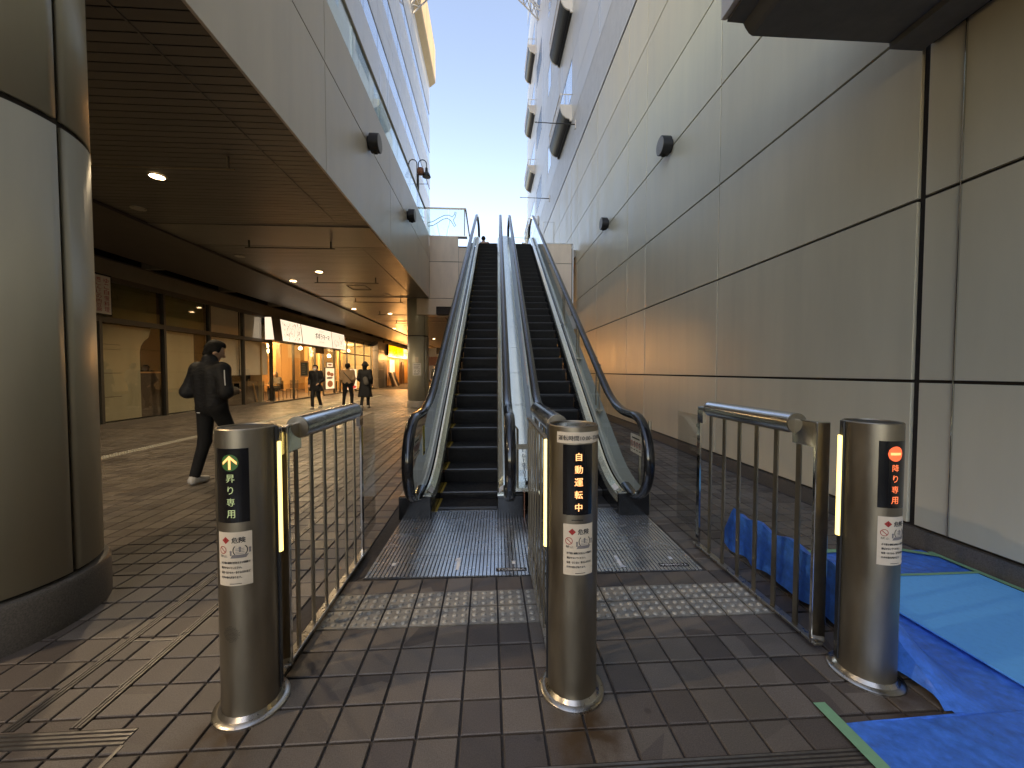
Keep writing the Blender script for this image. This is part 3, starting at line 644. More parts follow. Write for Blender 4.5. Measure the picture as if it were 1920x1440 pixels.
MB().lathe((-2.72, 16.05, 9.22), [(.10, 0), (.14, .08), (.12, .24), (.05, .28)], 8).build('collar_box', 'copper', lp)
# roof truss spanning the gap
ts = empty('roof_truss', (-.8, 26, 25.5), 'white tubular steel arch truss spanning high between the buildings', 'truss')
def arch(t, off): return Vector((-4.9 + 8.2 * t, 26 + off[0], 24.5 + off[1] + 2.6 * math.sin(math.pi * t)))
NN = 18
for off in ((-.35, 0), (.35, 0), (0, .55)): MB().tube([arch(i / NN, off) for i in range(NN + 1)], .05, 8).build('chord', 'truss_white', ts, smooth=True)
for i in range(NN):
    b = MB(); b.cyl(arch(i / NN, (-.35, 0)), arch((i + .5) / NN, (0, .55)), .028, n=6); b.cyl(arch((i + .5) / NN, (0, .55)), arch((i + 1) / NN, (.35, 0)), .028, n=6)
    b.cyl(arch(i / NN, (.35, 0)), arch((i + .5) / NN, (0, .55)), .028, n=6); b.cyl(arch(i / NN, (-.35, 0)), arch((i + 1) / NN, (.35, 0)), .028, n=6); b.build('brace', 'truss_white', ts)
for t in (.17, .30, .62, .78):
    p = arch(t, (-.35, 0)); b = MB(); b.cyl(p, p - Vector((0, 0, .35)), .03, n=6); b.lathe(p - Vector((0, 0, .62)), [(.02, 0), (.10, .08), (.10, .2), (.05, .27)], 10); b.build('spot_fitting', 'black_metal', ts)
# buildings beyond the passage end
tag(MB().box(WX + .03, WX + .4, 33.8, 62, 0, 5.55).build('sky_block_wall', 'panel_grey'), 'unseen grey wall added beyond the right building to block low sky', 'wall')  # unseen wall added to keep horizon sky out of the shop glass
fb = empty('far_building', (-4, 62, 0), 'cream and brick building seen through the far end of the arcade', 'building')
MB().box(-26, 8, 62, 70, 0, 5.5).build('wall', 'far_wall', fb); MB().box(-26, 8, 61.94, 62, 2.2, 3.6).build('brick_band', 'far_brick', fb)
for k in range(9):
    x = -20 + k * 2.9
    w = MB().box(x, x + 1.8, 61.9, 61.94, 3.9, 5.1).build('window', 'white_paint', fb); MB().box(x + .15, x + 1.65, 61.88, 61.9, 4.0, 5.0).build('pane', 'win_dark', w)

# ------------------------------------------------------------------ columns
def column(cx, cy, r, rp, label, seams, top=SOF + .02):
    t = empty('round_column', (cx, cy, 0), label, 'column')
    c = MB()
    c.lathe((cx, cy, 0), [(r - .02, .2), (r - .02, top)], 64); c.build('core', 'joint_dark', t, smooth=True)
    MB().lathe((cx, cy, 0), [(rp, -.005), (rp, .215), (rp - .012, .235), (r - .015, .245)], 64).build('plinth', 'granite' if r > .401 else 'granite_pale', t, smooth=True)
    for z0, z1 in ((.262, 2.655), (2.69, top)):
        for k in range(len(seams)):
            a0, a1 = seams[k] + .028 / r / 2, seams[(k + 1) % len(seams)] - .028 / r / 2
            if a1 < a0: a1 += 2 * math.pi
            n = 28; lo = [(cx + r * math.cos(a0 + (a1 - a0) * i / n), cy + r * math.sin(a0 + (a1 - a0) * i / n), z0) for i in range(n + 1)]
            p = MB().ribbon(lo, [(x, y, z1) for x, y, z in lo]).build('cladding_panel', 'column_paint', t, smooth=True)
            sd_ = p.modifiers.new('thick', 'SOLIDIFY'); sd_.thickness = .018; sd_.offset = -1
    return t
SEAM = R(5.3)
column(-2.80, 2.2, .525, .557, 'large round grey column at the left edge of the picture', [SEAM, SEAM + R(120), SEAM + R(240)])
fc = column(-2.70, 15.08, .395, .43, 'round grey column under the landing beside the left escalator', [R(80), R(200), R(320)])
# notice taped on the far column
def colmap(cx, cy, r, a0, z):
    return lambda u, v: (cx + r * math.cos(a0 + u / r), cy + r * math.sin(a0 + u / r), z + v)
nf = empty('paper_notice', (-2.72, 14.68, 1.4), 'white paper notice taped on the far round column', 'notice')
b = MB(); rect(b, colmap(-2.70, 15.08, .398, R(-88), 1.42), -.16, .16, -.23, .23, 8); b.build('sheet', 'paper_white', nf)
b = MB(); fm = colmap(-2.70, 15.08, .4005, R(-88), 1.42)
for k, v in enumerate((.17, .11, .06, .01, -.16, -.20)): rect(b, fm, -.12, .12 - .03 * (k % 3), v, v + .016, 6)
for u in (-.06, .06): ring(b, fm, u, -.075, .025, .04, 14)
b.build('print', 'ink_grey', nf)
b = MB(); rect(b, colmap(-2.70, 15.08, .398, R(-88), 1.78), -.06, .06, -.10, .10, 4); b.build('small_tag', 'paper', nf)

# ------------------------------------------------------------------ ceiling downlights and hanging bars
def downlight(x, y, on, e, label):
    t = empty('downlight', (x, y, SOF), label, 'ceiling light', 'round recessed downlights')
    MB().lathe((x, y, SOF - .006), [(.085, 0), (.105, .002), (.105, .014), (.09, .016)], 24, caps=False).build('trim_ring', 'steel_brushed', t, smooth=True)
    MB().cyl((x, y, SOF - .007), (x, y, SOF + .010), .084, n=24).build('lamp', 'lamp_warm' if on else 'lamp_off', t)
    if on: light('downlight_light', 'SPOT', (x, y, SOF - .03), e, (1.0, .88, .68), t, .07, 150, .5)
DL = [(-4.58, 5.76, 1, 'lit downlight nearest to the big column'), (-4.6, 10.96, 1, 'lit downlight above the first hanging sign bars'), (-5.84, 12.1, 1, 'lit downlight nearer to the shop windows'),
      (-5.86, 17.4, 1, 'lit downlight before the far round column, shop side'), (-4.64, 18.7, 1, 'lit downlight before the orange lit ceiling'), (-6.0, 25.2, 1, 'lit downlight in the orange lit far ceiling'),
      (-4.6, 25.6, 1, 'far lit downlight, hidden mostly by the column'), (-4.6, 33, 1, 'farthest lit downlight of the arcade'),
      (-4.75, 3.9, 0, 'unlit downlight beside the big column top'), (-5.8, 6.9, 0, 'unlit downlight low beside the big column'), (-5.84, 9.6, 0, 'unlit downlight in the middle of the ceiling'), (-3.6, 14.1, 0, 'unlit downlight near the landing wall'),
      (-4.3, .6, 1, 'lit downlight left of the camera position'), (-2.75, -2.4, 1, 'added fill downlight, unseen behind the camera position')]  # the last entry is a fill lamp added behind the camera
for x, y, on, lab in DL: downlight(x, y, on, (75 if y > 6 else 50 if y > 4 else 115 if y > 0 else 45), lab)
names = ['nearest', 'second', 'third', 'fourth', 'fifth', 'sixth']
for k in range(6):
    y = 5.2 + k * 3.2; t = empty('hanging_bar', (-4.1, y, 3.9), 'thin dark bar hanging from the ceiling, %s from the camera' % names[k], 'sign bar', 'hanging sign bars')
    MB().cyl((-5.0, y, 3.90), (-3.2, y, 3.90), .011, n=10).build('bar', 'frame_dark' if k else 'steel_bollard', t)
    for x in (-4.92, -3.28): MB().box(x - .012, x + .012, y - .012, y + .012, 3.90, SOF + .011).build('hanger', 'frame_dark' if k else 'steel_bollard', t)
hp = empty('access_hatch', (-4.2, 13.0, SOF), 'square access hatch outlined in the slatted ceiling', 'hatch')
b = MB(); b.box(-4.5, -3.9, 12.7, 12.72, SOF - .004, SOF + .0115); b.box(-4.5, -3.9, 13.3, 13.32, SOF - .004, SOF + .0115); b.box(-4.5, -4.48, 12.72, 13.3, SOF - .004, SOF + .0115); b.box(-3.92, -3.9, 12.72, 13.3, SOF - .004, SOF + .0115); b.build('frame', 'frame_dark', hp)

# ------------------------------------------------------------------ closed shop front
X = SHX
s1 = empty('closed_shopfront', (X, 12, 0), 'dark closed shop front with lowered cream blinds behind glass', 'shopfront')
MB().box(X - .45, X + .02, 5.0, 34.0, 3.62, 4.0).build('fascia', 'shop_fascia', s1)
MB().box(X - .45, X + .06, 5.0, 34.0, 3.99, 4.03).build('fascia_cap', 'frame_dark', s1)
MU = [6.2, 7.95, 9.65, 11.46, 13.24, 14.98, 16.83]
for y in MU: MB().box(X - .09, X + .03, y - .035, y + .035, 0.10, 3.62).build('mullion', 'frame_dark', s1)
MB().box(X - .08, X + .025, 6.2, 16.8, 2.52, 2.64).build('transom', 'frame_dark', s1); MB().box(X - .08, X + .025, 6.2, 16.8, 3.50, 3.62).build('head_rail', 'frame_dark', s1)
MB().box(X - .12, X + .05, 6.2, 16.8, -.005, .11).build('sill', 'granite', s1)
for a, c in zip(MU[:-1], MU[1:]):
    for z0, z1 in ((.11, 2.52), (2.64, 3.50)): MB().box(X - .036, X - .028, a + .036, c - .036, z0, z1).build('pane', 'glass_shop', s1)
    d = a > 13
    MB().box(X - .16, X - .15, a + .05, c - .05, 2.60, 3.52).build('upper_blind', 'blind_white' if d else 'blind_olive', s1)
    if d:
        MB().box(X - .17, X - .16, a + .03, c - .03, 1.20, 2.50).build('blind', 'blind_white', s1)
    else:
        # cream screens with an arched cut-out around the mullion at 11.46
        ya, yb = (a + .03, c - .03)
        if a == 9.65: pr_ = [(ya, .14), (10.86, .14), (10.86, 1.86), (10.90, 2.02), (11.0, 2.16), (11.14, 2.26), (11.22, 2.5), (ya, 2.5)]
        elif a == 11.46: pr_ = [(11.62, .14), (12.75, .14), (12.75, 2.5), (11.55, 2.5), (11.55, 2.2), (11.62, 2.0)]
        else: pr_ = [(ya, .14), (yb, .14), (yb, 2.5), (ya, 2.5)]
        MB().prism_x(pr_, X - .17, X - .155).build('screen', 'blind_cream', s1)
for z in (.72, 1.30, 1.88, 2.0): MB().box(X - .154, X - .150, 9.75, 10.32, z, z + .012).build('screen_seam', 'wood_dark', s1)
MB().box(X - .40, X - .3, 10.85, 11.75, .12, 1.30).build('counter_front', 'brick_dark', s1); MB().box(X - .42, X - .28, 10.8, 11.8, 1.30, 1.34).build('counter_top', 'wood_warm', s1)
MB().box(X - .9, X - .25, 13.3, 16.7, .10, .95).build('low_wall', 'brick_dark', s1)
MB().box(X - 1.0, X - .95, 6.2, 16.8, 0, 3.6).build('back_screen', 'void_black', s1)
b = MB(); b.tube([(X - .2, 16.1, .12), (X - .2, 15.85, .85)], .03, 6); b.build('leaning_plank', 'wood_warm', s1)
# vertical menu board hung on the closed shop
mb_ = empty('menu_board', (X + .05, 9.72, 2.7), 'white hanging menu board with black and red brush lettering', 'sign')
MB().box(X + .032, X + .06, 9.28, 9.91, 2.66, 3.62).build('frame', 'sign_black', mb_); MB().box(X + .061, X + .064, 9.31, 9.88, 2.70, 3.58).build('sheet', 'paper_white', mb_)
fm = flat(X + .066, 9.595, 3.14, 0, 1)
for k, (txt, u, m_) in enumerate((('お刺身盛り合せ', -.18, 'ink_black'), ('煮こんじの肉豆腐', 0.0, 'ink_red'), ('ゆこ自慢料理', .18, 'ink_red'))):
    b = MB(); n = len(txt); hh = .80 / n
    for i, ch in enumerate(txt): put_text(b, ch, fm, u, .40 - hh * (i + .5), h=hh * .86, w=.12)
    b.build('lettering', m_, mb_)

# ------------------------------------------------------------------ restaurant
rs = empty('restaurant', (X, 22, 0), 'warmly lit restaurant with glass front and wood interior', 'shopfront')
RY0, RY1 = 16.83, 31.2
MB().box(X - 5.0, X - .05, RY0 - .5, RY1, -.002, .004).build('floor', 'wood_dark', rs); MB().box(X - 5.0, X - .1, RY0 - .5, RY1, 3.25, 3.3).build('ceiling', 'plaster_warm', rs)
MB().box(X - 5.05, X - 5.0, RY0 - .5, RY1, 0, 3.3).build('back_wall', 'plaster_warm', rs)
for y in (RY0 - .55, RY1): MB().box(X - 5, X - .1, y, y + .05, 0, 3.3).build('side_wall', 'plaster_warm', rs)
for k in range(16): MB().box(X - 4.99, X - 4.95, RY0 - .4 + k * .9, RY0 - .4 + k * .9 + .86, 0, 2.3 if k % 3 else 3.2).build('wall_panel', 'wood_warm', rs)
for k, (y, x) in enumerate(((18.2, 2.6), (20.6, 1.9), (22.4, 2.8), (25.0, 2.2), (27.6, 2.8), (29.6, 2.0))):
    MB().box(X - x - .15, X - x + .15, y - .15, y + .15, 0, 3.25).build('pillar', 'wood_warm', rs)
RM = [16.83, 18.65, 20.9, 21.9, 23.4, 24.3, 25.5, 27.0, 28.9, 30.6]
for y in RM: MB().box(X - .06, X + .03, y - .03, y + .03, .05, 3.6).build('mullion', 'frame_dark', rs)
MB().box(X - .05, X + .02, RY0, 24.3, 2.58, 2.66).build('transom', 'frame_dark', rs); MB().box(X - .05, X + .02, 24.3, 30.6, 2.44, 2.50).build('transom', 'frame_dark', rs)
MB().box(X - .06, X + .025, 24.3, 30.6, 3.44, 3.62).build('head_rail', 'frame_dark', rs)
for a, c in zip(RM[:-1], RM[1:]):
    if a == 20.9: continue
    MB().box(X - .03, X - .022, a + .03, c - .03, .08, 2.44 if a >= 24 else 2.58).build('pane', 'glass_clear', rs)
    if a >= 24: MB().box(X - .03, X - .022, a + .03, c - .03, 2.5, 3.44).build('pane', 'glass_clear', rs)
MB().box(X - .08, X + .04, RY0, 20.85, -.002, .07).build('sill', 'frame_dark', rs); MB().box(X - .08, X + .04, 21.95, RY1, -.002, .07).build('sill', 'frame_dark', rs)
dr = MB().box(X - .8, X - .76, 21.82, 21.86, .02, 2.55).build('door', 'frame_dark', rs); MB().box(X - .75, X - .05, 21.835, 21.845, .1, 2.5).build('pane', 'glass_clear', dr)
MB().box(X - .05, X + .02, 20.95, 21.85, 2.30, 2.58).build('door_head', 'wood_dark', rs)
def pend(y, x, z, nm='pendant_lamp'):
    t = empty(nm, (X - x, y, z), None, None); return t
for k, (y, x, z) in enumerate(((17.25, .7, 2.15), (19.4, 1.6, 2.5), (19.55, 1.6, 2.25), (22.3, 1.4, 2.55), (24.7, .8, 2.2), (26.4, 1.5, 2.3), (28.0, 1.2, 2.9), (29.7, 1.4, 2.8))):
    p = MB().lathe((X - x, y, z), [(.02, .17), (.075, .12), (.10, .06), (.075, 0), (.02, -.02)][::-1], 14).build('pendant_lamp', 'lamp_warm', rs, smooth=True)
    MB().cyl((X - x, y, z + .15), (X - x, y, 3.25), .008, n=5).build('cord', 'wood_dark', p)
for y in (17.5, 19.6, 23.6, 26.3, 28.8): light('interior_light', 'POINT', (X - 1.3, y, 2.85), 88, (1.0, .72, .42), rs, .25)
def seat_table(y, x):
    t = empty('dining_table', (X - x, y, 0), 'wooden dining table inside the restaurant, near the window' if y < 19 else 'wooden dining table deeper in the restaurant window', 'table')
    MB().box(X - x - .35, X - x + .35, y - .32, y + .32, .70, .735).build('top', 'wood_warm', t); MB().cyl((X - x, y, 0), (X - x, y, .70), .035, n=8).build('leg', 'black_metal', t); MB().cyl((X - x, y, .004), (X - x, y, .03), .22, n=14).build('foot', 'black_metal', t)
def chair(y, x, rot, lab):
    t = empty('dining_chair', (X - x, y, 0), lab, 'chair')
    MB().box(X - x - .2, X - x + .2, y - .2, y + .2, .43, .48).build('seat', 'wood_dark', t)
    MB().box(X - x - .2, X - x + .2, y + rot * .18, y + rot * .21, .5, .90).build('backrest', 'wood_dark', t)
    for sx in (-1, 1):
        for sy in (-1, 1): MB().box(X - x + sx * .18 - .015, X - x + sx * .18 + .015, y + sy * .18 - .015, y + sy * .18 + .015, 0.003, .43).build('leg', 'wood_dark', t)
seat_table(17.9, .75); chair(17.2, .75, -1, 'dark wooden chair with its back to the closed shop'); chair(18.6, .75, 1, 'dark wooden chair of the seated woman, at the window'); seat_table(26.3, 1.0)
chair(19.9, .7, 1, 'dark wooden chair by the restaurant entrance')
# chalk board and posters in the window
cbd = empty('chalk_sign', (X, 19.7, 1), 'small dark menu board behind the restaurant glass', 'sign'); MB().box(X - .02, X + .0, 19.25, 20.1, 1.05, 1.85).build('frame', 'wood_warm', cbd); MB().box(X + .001, X + .01, 19.33, 20.02, 1.13, 1.77).build('board', 'chalkboard', cbd)
b = MB(); fm = flat(X + .012, 19.67, 1.45, 0, 1)
for k in range(6): rect(b, fm, -.24, .05 + .04 * (k % 4), .22 - k * .09, .245 - k * .09)
b.build('chalk_lines', 'ink_grey', cbd)
def poster(name, y0, y1, z0, z1, xo, label, parts, m='poster_lit', post=False):
    t = empty(name, (X + xo, (y0 + y1) / 2, z0), label, 'poster')
    MB().box(X + xo - .05, X + xo, y0, y1, z0, z1).build('frame', 'frame_dark', t); MB().box(X + xo + .001, X + xo + .006, y0 + .03, y1 - .03, z0 + .03, z1 - .03).build('sheet', m, t)
    fm = flat(X + xo + .008, (y0 + y1) / 2, (z0 + z1) / 2, 0, 1); w, h = (y1 - y0) / 2, (z1 - z0) / 2
    for m2 in sorted(set(p[4] for p in parts)):
        b = MB()
        for u, v, a, c, mm in parts:
            if mm == m2: b.poly([fm(u * w + a * w * math.cos(t_), v * h + c * h * math.sin(t_)) for t_ in [2 * math.pi * i / 14 for i in range(14)]])
        b.build('picture', m2, t)
    if post:
        for y in (y0 + .08, y1 - .08): MB().box(X + xo - .05, X + xo - .01, y - .02, y + .02, 0, z0).build('leg', 'frame_dark', t)
poster('menu_lightbox', 22.05, 23.3, .32, 1.55, .035, 'lit food menu panel in the restaurant window right of the door', [(-.3, .45, .4, .2, 'food_brown'), (.4, .35, .4, .18, 'food_brown'), (-.1, .05, .7, .1, 'ink_grey'), (0, -.5, .6, .3, 'food_brown')])
poster('menu_header', 22.25, 23.1, 1.57, 1.85, .035, 'small red and white panel above the lit food menu', [(0, 0, .7, .3, 'ink_red')], 'poster_lit')
poster('standing_poster', 24.4, 26.2, .18, 1.5, .35, 'cream poster stand with a red foot beside the tan jacket person', [(.2, .4, .35, .3, 'food_brown'), (-.45, .3, .3, .1, 'ink_grey'), (0, -.78, .9, .16, 'poster_red')], 'poster_lit', True)
# sign box
sg = empty('restaurant_sign', (-8.75, 20.2, 2.6), 'white lit restaurant sign box above the glass front', 'sign')
SY = [16.3, 16.95, 18.75, 22.25, 24.2]
MB().prism_y([(X + .02, 2.60), (-8.66, 2.60), (-8.76, 3.56), (X + .02, 3.56)], 16.32, 24.18).build('box', 'frame_dark', sg)
def slope(u, v, d=0): return (-8.655 - .10 * v / .96 + d, u, 2.60 + v)
for k, (a, c) in enumerate(zip(SY[1:-1], SY[2:])):
    MB().quad(slope(a + .03, .03), slope(c - .03, .03), slope(c - .03, .93), slope(a + .03, .93)).build('panel', 'sign_lit', sg, fix=False)
MB().quad((-8.66, 16.31, 2.63), (-8.76, 16.31, 3.53), (X + .04, 16.31, 3.53), (X + .04, 16.31, 2.63)).build('end_panel', 'sign_lit', sg, fix=False)
fm = lambda u, v: slope(20.55 + u, .48 + v, .004)
b = MB(); put_text(b, 'ポポラマーマ', fm, .50, .06, h=.30, w=1.72, bold=.012); b.build('lettering', 'ink_black', sg)
b = MB(); put_text(b, 'ゆであげ生パスタ', fm, .42, .31, h=.075, w=.62); put_text(b, 'Popolamama', fm, .35, -.22, h=.09, w=.62); rect(b, fm, -.25, 1.35, -.285, -.28); b.build('small_lettering', 'ink_grey', sg)
rr = random.Random(3); b = MB()
for a, c, n in ((16.98, 18.72, 110), (22.3, 24.15, 110)):
    for _ in range(n):
        u, v = rr.uniform(a + .1, c - .1), rr.uniform(.1, .86); an = rr.uniform(-1.0, 1.0) + 1.57; l = rr.uniform(.03, .07); w = .009
        du, dv = l * math.cos(an), l * math.sin(an); pu, pv = -w * math.sin(an), w * math.cos(an)
        b.poly([slope(u - du + pu, v - dv + pv, .004), slope(u - du - pu, v - dv - pv, .004), slope(u + du - pu + .01, v + dv - pv, .004), slope(u + du + pu + .01, v + dv + pv, .004)])
b.build('pasta_pattern', 'ink_grey', sg)
# ------------------------------------------------------------------ pier and the yellow shop beyond
pr2 = empty('stone_pier', (X, 32.4, 0), 'dark stone pier between the restaurant and the yellow sign shop', 'pier')
for k in range(5):
    MB().box(X - .3, X + .35, 31.25, 32.9, .0 + k * .74, .73 + k * .74).build('block', 'granite', pr2, bevel=.01); MB().box(X - .3, X + .30, 32.91, 34.0, .0 + k * .74, .73 + k * .74).build('block', 'granite_pale', pr2, bevel=.01)
ys = empty('yellow_shop', (X, 40, 0), 'far shop with wooden front under a glowing yellow sign', 'shopfront')
for k in range(18): MB().box(X - .35, X - .3, 34 + k * .8, 34.75 + k * .8, 0, 2.7).build('wood_board', 'wood_warm' if k not in (9, 10) else 'wood_dark', ys)
MB().box(X - .4, X + .1, 34, 48, 2.7, 4.0).build('fascia', 'wood_dark', ys)
MB().box(X - .1, X - .05, 36.5, 38.2, .8, 2.4).build('window', 'poster_lit', ys); MB().box(X - .28, X - .2, 42, 43.2, 0, 2.3).build('door', 'wood_dark', ys)
MB().box(X - .3, X + .45, 34, 34.08, 2.7, 3.65).build('sign_side', 'sign_black', ys)
MB().box(X + .1, X + .4, 34.1, 48, 2.62, 2.68).build('light_trough', 'poster_lit', ys)
yg = empty('yellow_sign', (X + .4, 41, 2.7), 'glowing yellow grid sign on the far shop', 'sign')
for k in range(9):
    for j in range(2): MB().box(X + .36, X + .40, 34.15 + k * 1.5, 35.60 + k * 1.5, 2.72 + j * .46, 3.15 + j * .46).build('sign_panel', 'sign_yellow' if k < 4 or k > 6 else 'sign_pale', yg)
b = MB(); fm = flat(X + .403, 41.4, 3.15, 0, 1)
for u in (-1.1, -.5, .2, .8, 1.3): rect(b, fm, u, u + .12, -.25, .22); rect(b, fm, u - .12, u + .3, .0, .07)
b.build('sign_mark', 'food_brown', yg)
for y in (36.5, 40.5, 44.5): light('sign_light', 'POINT', (X + .9, y, 2.6), 90, (1.0, .52, .2), ys, .3)
for k, (y, ln, m_) in enumerate(((33.6, .25, 'black_metal'), (34.0, .45, 'wood_dark'), (34.5, .5, 'wood_dark'), (35.0, .5, 'far_wall'), (35.6, .4, 'black_metal'))):
    t = empty('leaning_board', (X + .7, y, 0), ['black folded board leaning by the pier', 'first brown board leaning before the yellow shop', 'second brown board leaning before the yellow shop', 'pale board leaning before the yellow shop', 'black folded board before the yellow shop window'][k], 'board')
    MB().add([(X + .85, y, .0), (X + .85, y + .7, .0), (X + .85 - ln, y + .7, 1.25), (X + .85 - ln, y, 1.25), (X + .81, y, .0), (X + .81, y + .7, .0), (X + .81 - ln, y + .7, 1.25), (X + .81 - ln, y, 1.25)], [(0, 1, 2, 3), (7, 6, 5, 4), (0, 4, 5, 1), (1, 5, 6, 2), (2, 6, 7, 3), (3, 7, 4, 0)]).build('panel', m_, t)
    MB().box(X + .2, X + .23, y + .3, y + .34, 0, 1.0).build('prop', m_, t)

# ------------------------------------------------------------------ escalators
EA, EP, ER, EYS, ES0, EZL, ER2 = R(31), .375, 1.5, 3.65, 4.12, 5.97, 1.6
Y1, Z1 = EYS + ER * math.sin(EA), ER * (1 - math.cos(EA)); S1 = EYS + ER * EA
Q = (EZL - ER2 * (1 - math.cos(EA)) - Z1) / math.sin(EA); S2 = S1 + Q; S3 = S2 + ER2 * EA
Y2, Z2 = Y1 + Q * math.cos(EA), Z1 + Q * math.sin(EA); Y3 = Y2 + ER2 * math.sin(EA)
def epath(s):
    if s < EYS: return s, 0.0
    if s < S1: t = (s - EYS) / ER; return EYS + ER * math.sin(t), ER * (1 - math.cos(t))
    if s < S2: q = s - S1; return Y1 + q * math.cos(EA), Z1 + q * math.sin(EA)
    if s < S3: t = EA - (s - S2) / ER2; return Y2 + ER2 * (math.sin(EA) - math.sin(t)), Z2 + ER2 * (math.cos(t) - math.cos(EA))
    return Y3 + (s - S3), EZL
def srange(s0, s1):
    ss = [s0 + .08 * k for k in range(int((S1 - s0) / .08) + 1)] if s0 < S1 else [s0]
    ss += [S1 + (S2 - S1) * k / 10 for k in range(11)] + [S2 + (S3 - S2) * k / 10 for k in range(1, 11)] + [s1]
    return [s for s in sorted(set(ss)) if s0 <= s <= s1]
ETOP = S3 + .75
step_mb = MB()
step_mb.add([(-.30, 0, -.006), (.30, 0, -.006), (.30, .41, 0), (-.30, .41, 0), (-.30, .022, 0), (.30, .022, 0), (-.30, -.004, -.03), (.30, -.004, -.03), (-.30, .012, -.12), (.30, .012, -.12), (-.30, .05, -.26), (.30, .05, -.26)],
            [(4, 5, 2, 3), (6, 7, 1, 0), (8, 9, 7, 6), (10, 11, 9, 8)], 0)
step_mb.add([(-.30, 0, -.006), (.30, 0, -.006), (.30, .022, 0.0), (-.30, .022, 0.0)], [(0, 1, 2, 3)], 1)
step_mb.box(-.30, -.275, .0, .40, -.004, .003, 2)
step_me = step_mb.mesh('step', ['step_black', 'step_edge', 'yellow_line'])
def escalator(cx, side, label):
    e = empty('escalator', (cx, 3.8, 0), label, 'escalator')
    for k in range(-1, 33):
        s = ES0 + EP * k; y, z = epath(s)
        if y > Y3 + .3: break
        inst(step_me, 'step', (cx, y, z + .003), e)
    # landing plates
    for y0, y1, z in ((2.55, 3.85, 0), (Y3 + .25, Y3 + 1.6, EZL)):
        p = MB().box(cx - .575, cx + .575, y0, y1, z - .02, z - .0035).build('floor_plate', 'rib_gap', e)
        b = MB(); n = 44; cuts = [y0, y0 + .30, y0 + .72, y0 + 1.02, y1]
        for i in range(n):
            x0 = cx - .57 + 1.14 * i / n
            for c0, c1 in zip(cuts[:-1], cuts[1:]): b.box(x0 + .003, x0 + 1.14 / n - .004, c0 + .003, c1 - .003, z - .004, z + .003)
        b.build('rib_field', 'alu_plate', p, kind='stuff')
    MB().box(cx - .30, cx + .30, 3.80, 3.86, -.003, .008).build('comb', 'step_edge', e)
    ss = srange(3.60, ETOP); P2 = [epath(s) for s in ss]
    for sg_ in (-1, 1):
        def strip(prof, name, m, sm=True, s0=None):
            b = MB(); pts = P2 if s0 is None else [epath(s) for s in srange(s0, ETOP)]
            for (xa, ha), (xb, hb) in zip(prof[:-1], prof[1:]):
                b.ribbon([(cx + sg_ * xa, y, max(z + ha, -.02)) for y, z in pts], [(cx + sg_ * xb, y, max(z + hb, -.02)) for y, z in pts])
            # closed lower end
            return b.build(name, m, e, smooth=False)
        strip([(.304, -.22), (.304, .115)], 'skirt_panel', 'black_gloss')
        strip([(.304, .115), (.316, .175), (.365, .21), (.385, .21)], 'inner_deck', 'alu_deck')
        OW = .60 if sg_ == side else .545
        strip([(.405, .21), (.44, .21), (OW, .20)], 'outer_deck', 'alu_outer')
        strip([(OW, .20), (OW, -.62), (.31, -.70)], 'truss_cladding', 'black_gloss')
        MB().box(cx + sg_ * .306, cx + sg_ * (OW - .002), 3.56, 3.61, -.005, .205).build('front_cladding', 'black_gloss', e, bevel=.006)
        MB().box(cx + sg_ * .306, cx + sg_ * .385, 3.575, 3.64, .206, .216).build('deck_end', 'alu_deck', e)
        xg = cx + sg_ * .410
        NR, NY, NZ = .37, 3.47, .60
        up = [(y, z + .96 + .01 * max(0, 1 - z)) for y, z in [epath(s) for s in srange(3.47, ETOP - .1)]]
        arc = [(NY - NR * math.sin(t), NZ - NR * math.cos(t)) for t in [math.pi * i / 22 for i in range(22)]]
        ye, ze = up[-1]; arc2 = [(ye + NR * math.sin(t), ze - NR + NR * math.cos(t)) for t in [math.pi * i / 14 for i in range(1, 15)]]
        hp_ = [(NY + .22, NZ - NR + .03)] + arc + up + arc2
        sec = [(.046 * math.cos(t), .026 * math.sin(t)) for t in [2 * math.pi * i / 14 for i in range(14)]]
        hr = MB().sweep(hp_, sec, xg).build('handrail', 'rubber_black', e, smooth=True)
        inn = [(NY - (NR - .035) * math.sin(t), NZ - (NR - .035) * math.cos(t)) for t in [math.pi * i / 22 for i in range(2, 22)]] + [(y, z - .036) for y, z in up]
        MB().sweep(inn, [(-.02, -.010), (.02, -.010), (.02, .014), (-.02, .014)], xg).build('handrail_guide', 'steel_polished', e)
        # glass panes
        b = MB(); b.poly([(xg, NY, .21)] + [(xg, NY - (NR - .05) * math.sin(t), max(NZ - (NR - .05) * math.cos(t), .21)) for t in [math.pi * i / 22 for i in range(1, 23)]]).build('glass_pane', 'glass_clear', e, fix=False)
        sp = [3.476, 4.35] + [4.35 + (S3 - 4.35) * k / 8 for k in range(1, 9)] + [ETOP - .1]
        for a, c in zip(sp[:-1], sp[1:]):
            nn = 8; pp = [epath(a + .004 + (c - a - .008) * i / nn) for i in range(nn + 1)]
            MB().ribbon([(xg, y, z + .21) for y, z in pp], [(xg, y, z + .93) for y, z in pp]).build('glass_pane', 'glass_clear', e, fix=False)
        ye2 = ye; MB().poly([(xg, ye2, EZL + .21)] + [(xg, ye2 + (NR - .05) * math.sin(t), max(EZL + .60 + (NR - .05) * math.cos(t), EZL + .21)) for t in [math.pi * i / 14 for i in range(15)]]).build('glass_pane', 'glass_clear', e, fix=False)
        # white stickers on the lower deck ends
        b = MB(); fy = lambda s, f: (cx + sg_ * (.320 + .042 * f), epath(s)[0], epath(s)[1] + .180 + .03 * f)
        b.quad(fy(3.74, .05), fy(3.74, .95), fy(3.86, .95), fy(3.86, .05)); b.build('sticker', 'paper_white', e, fix=False)
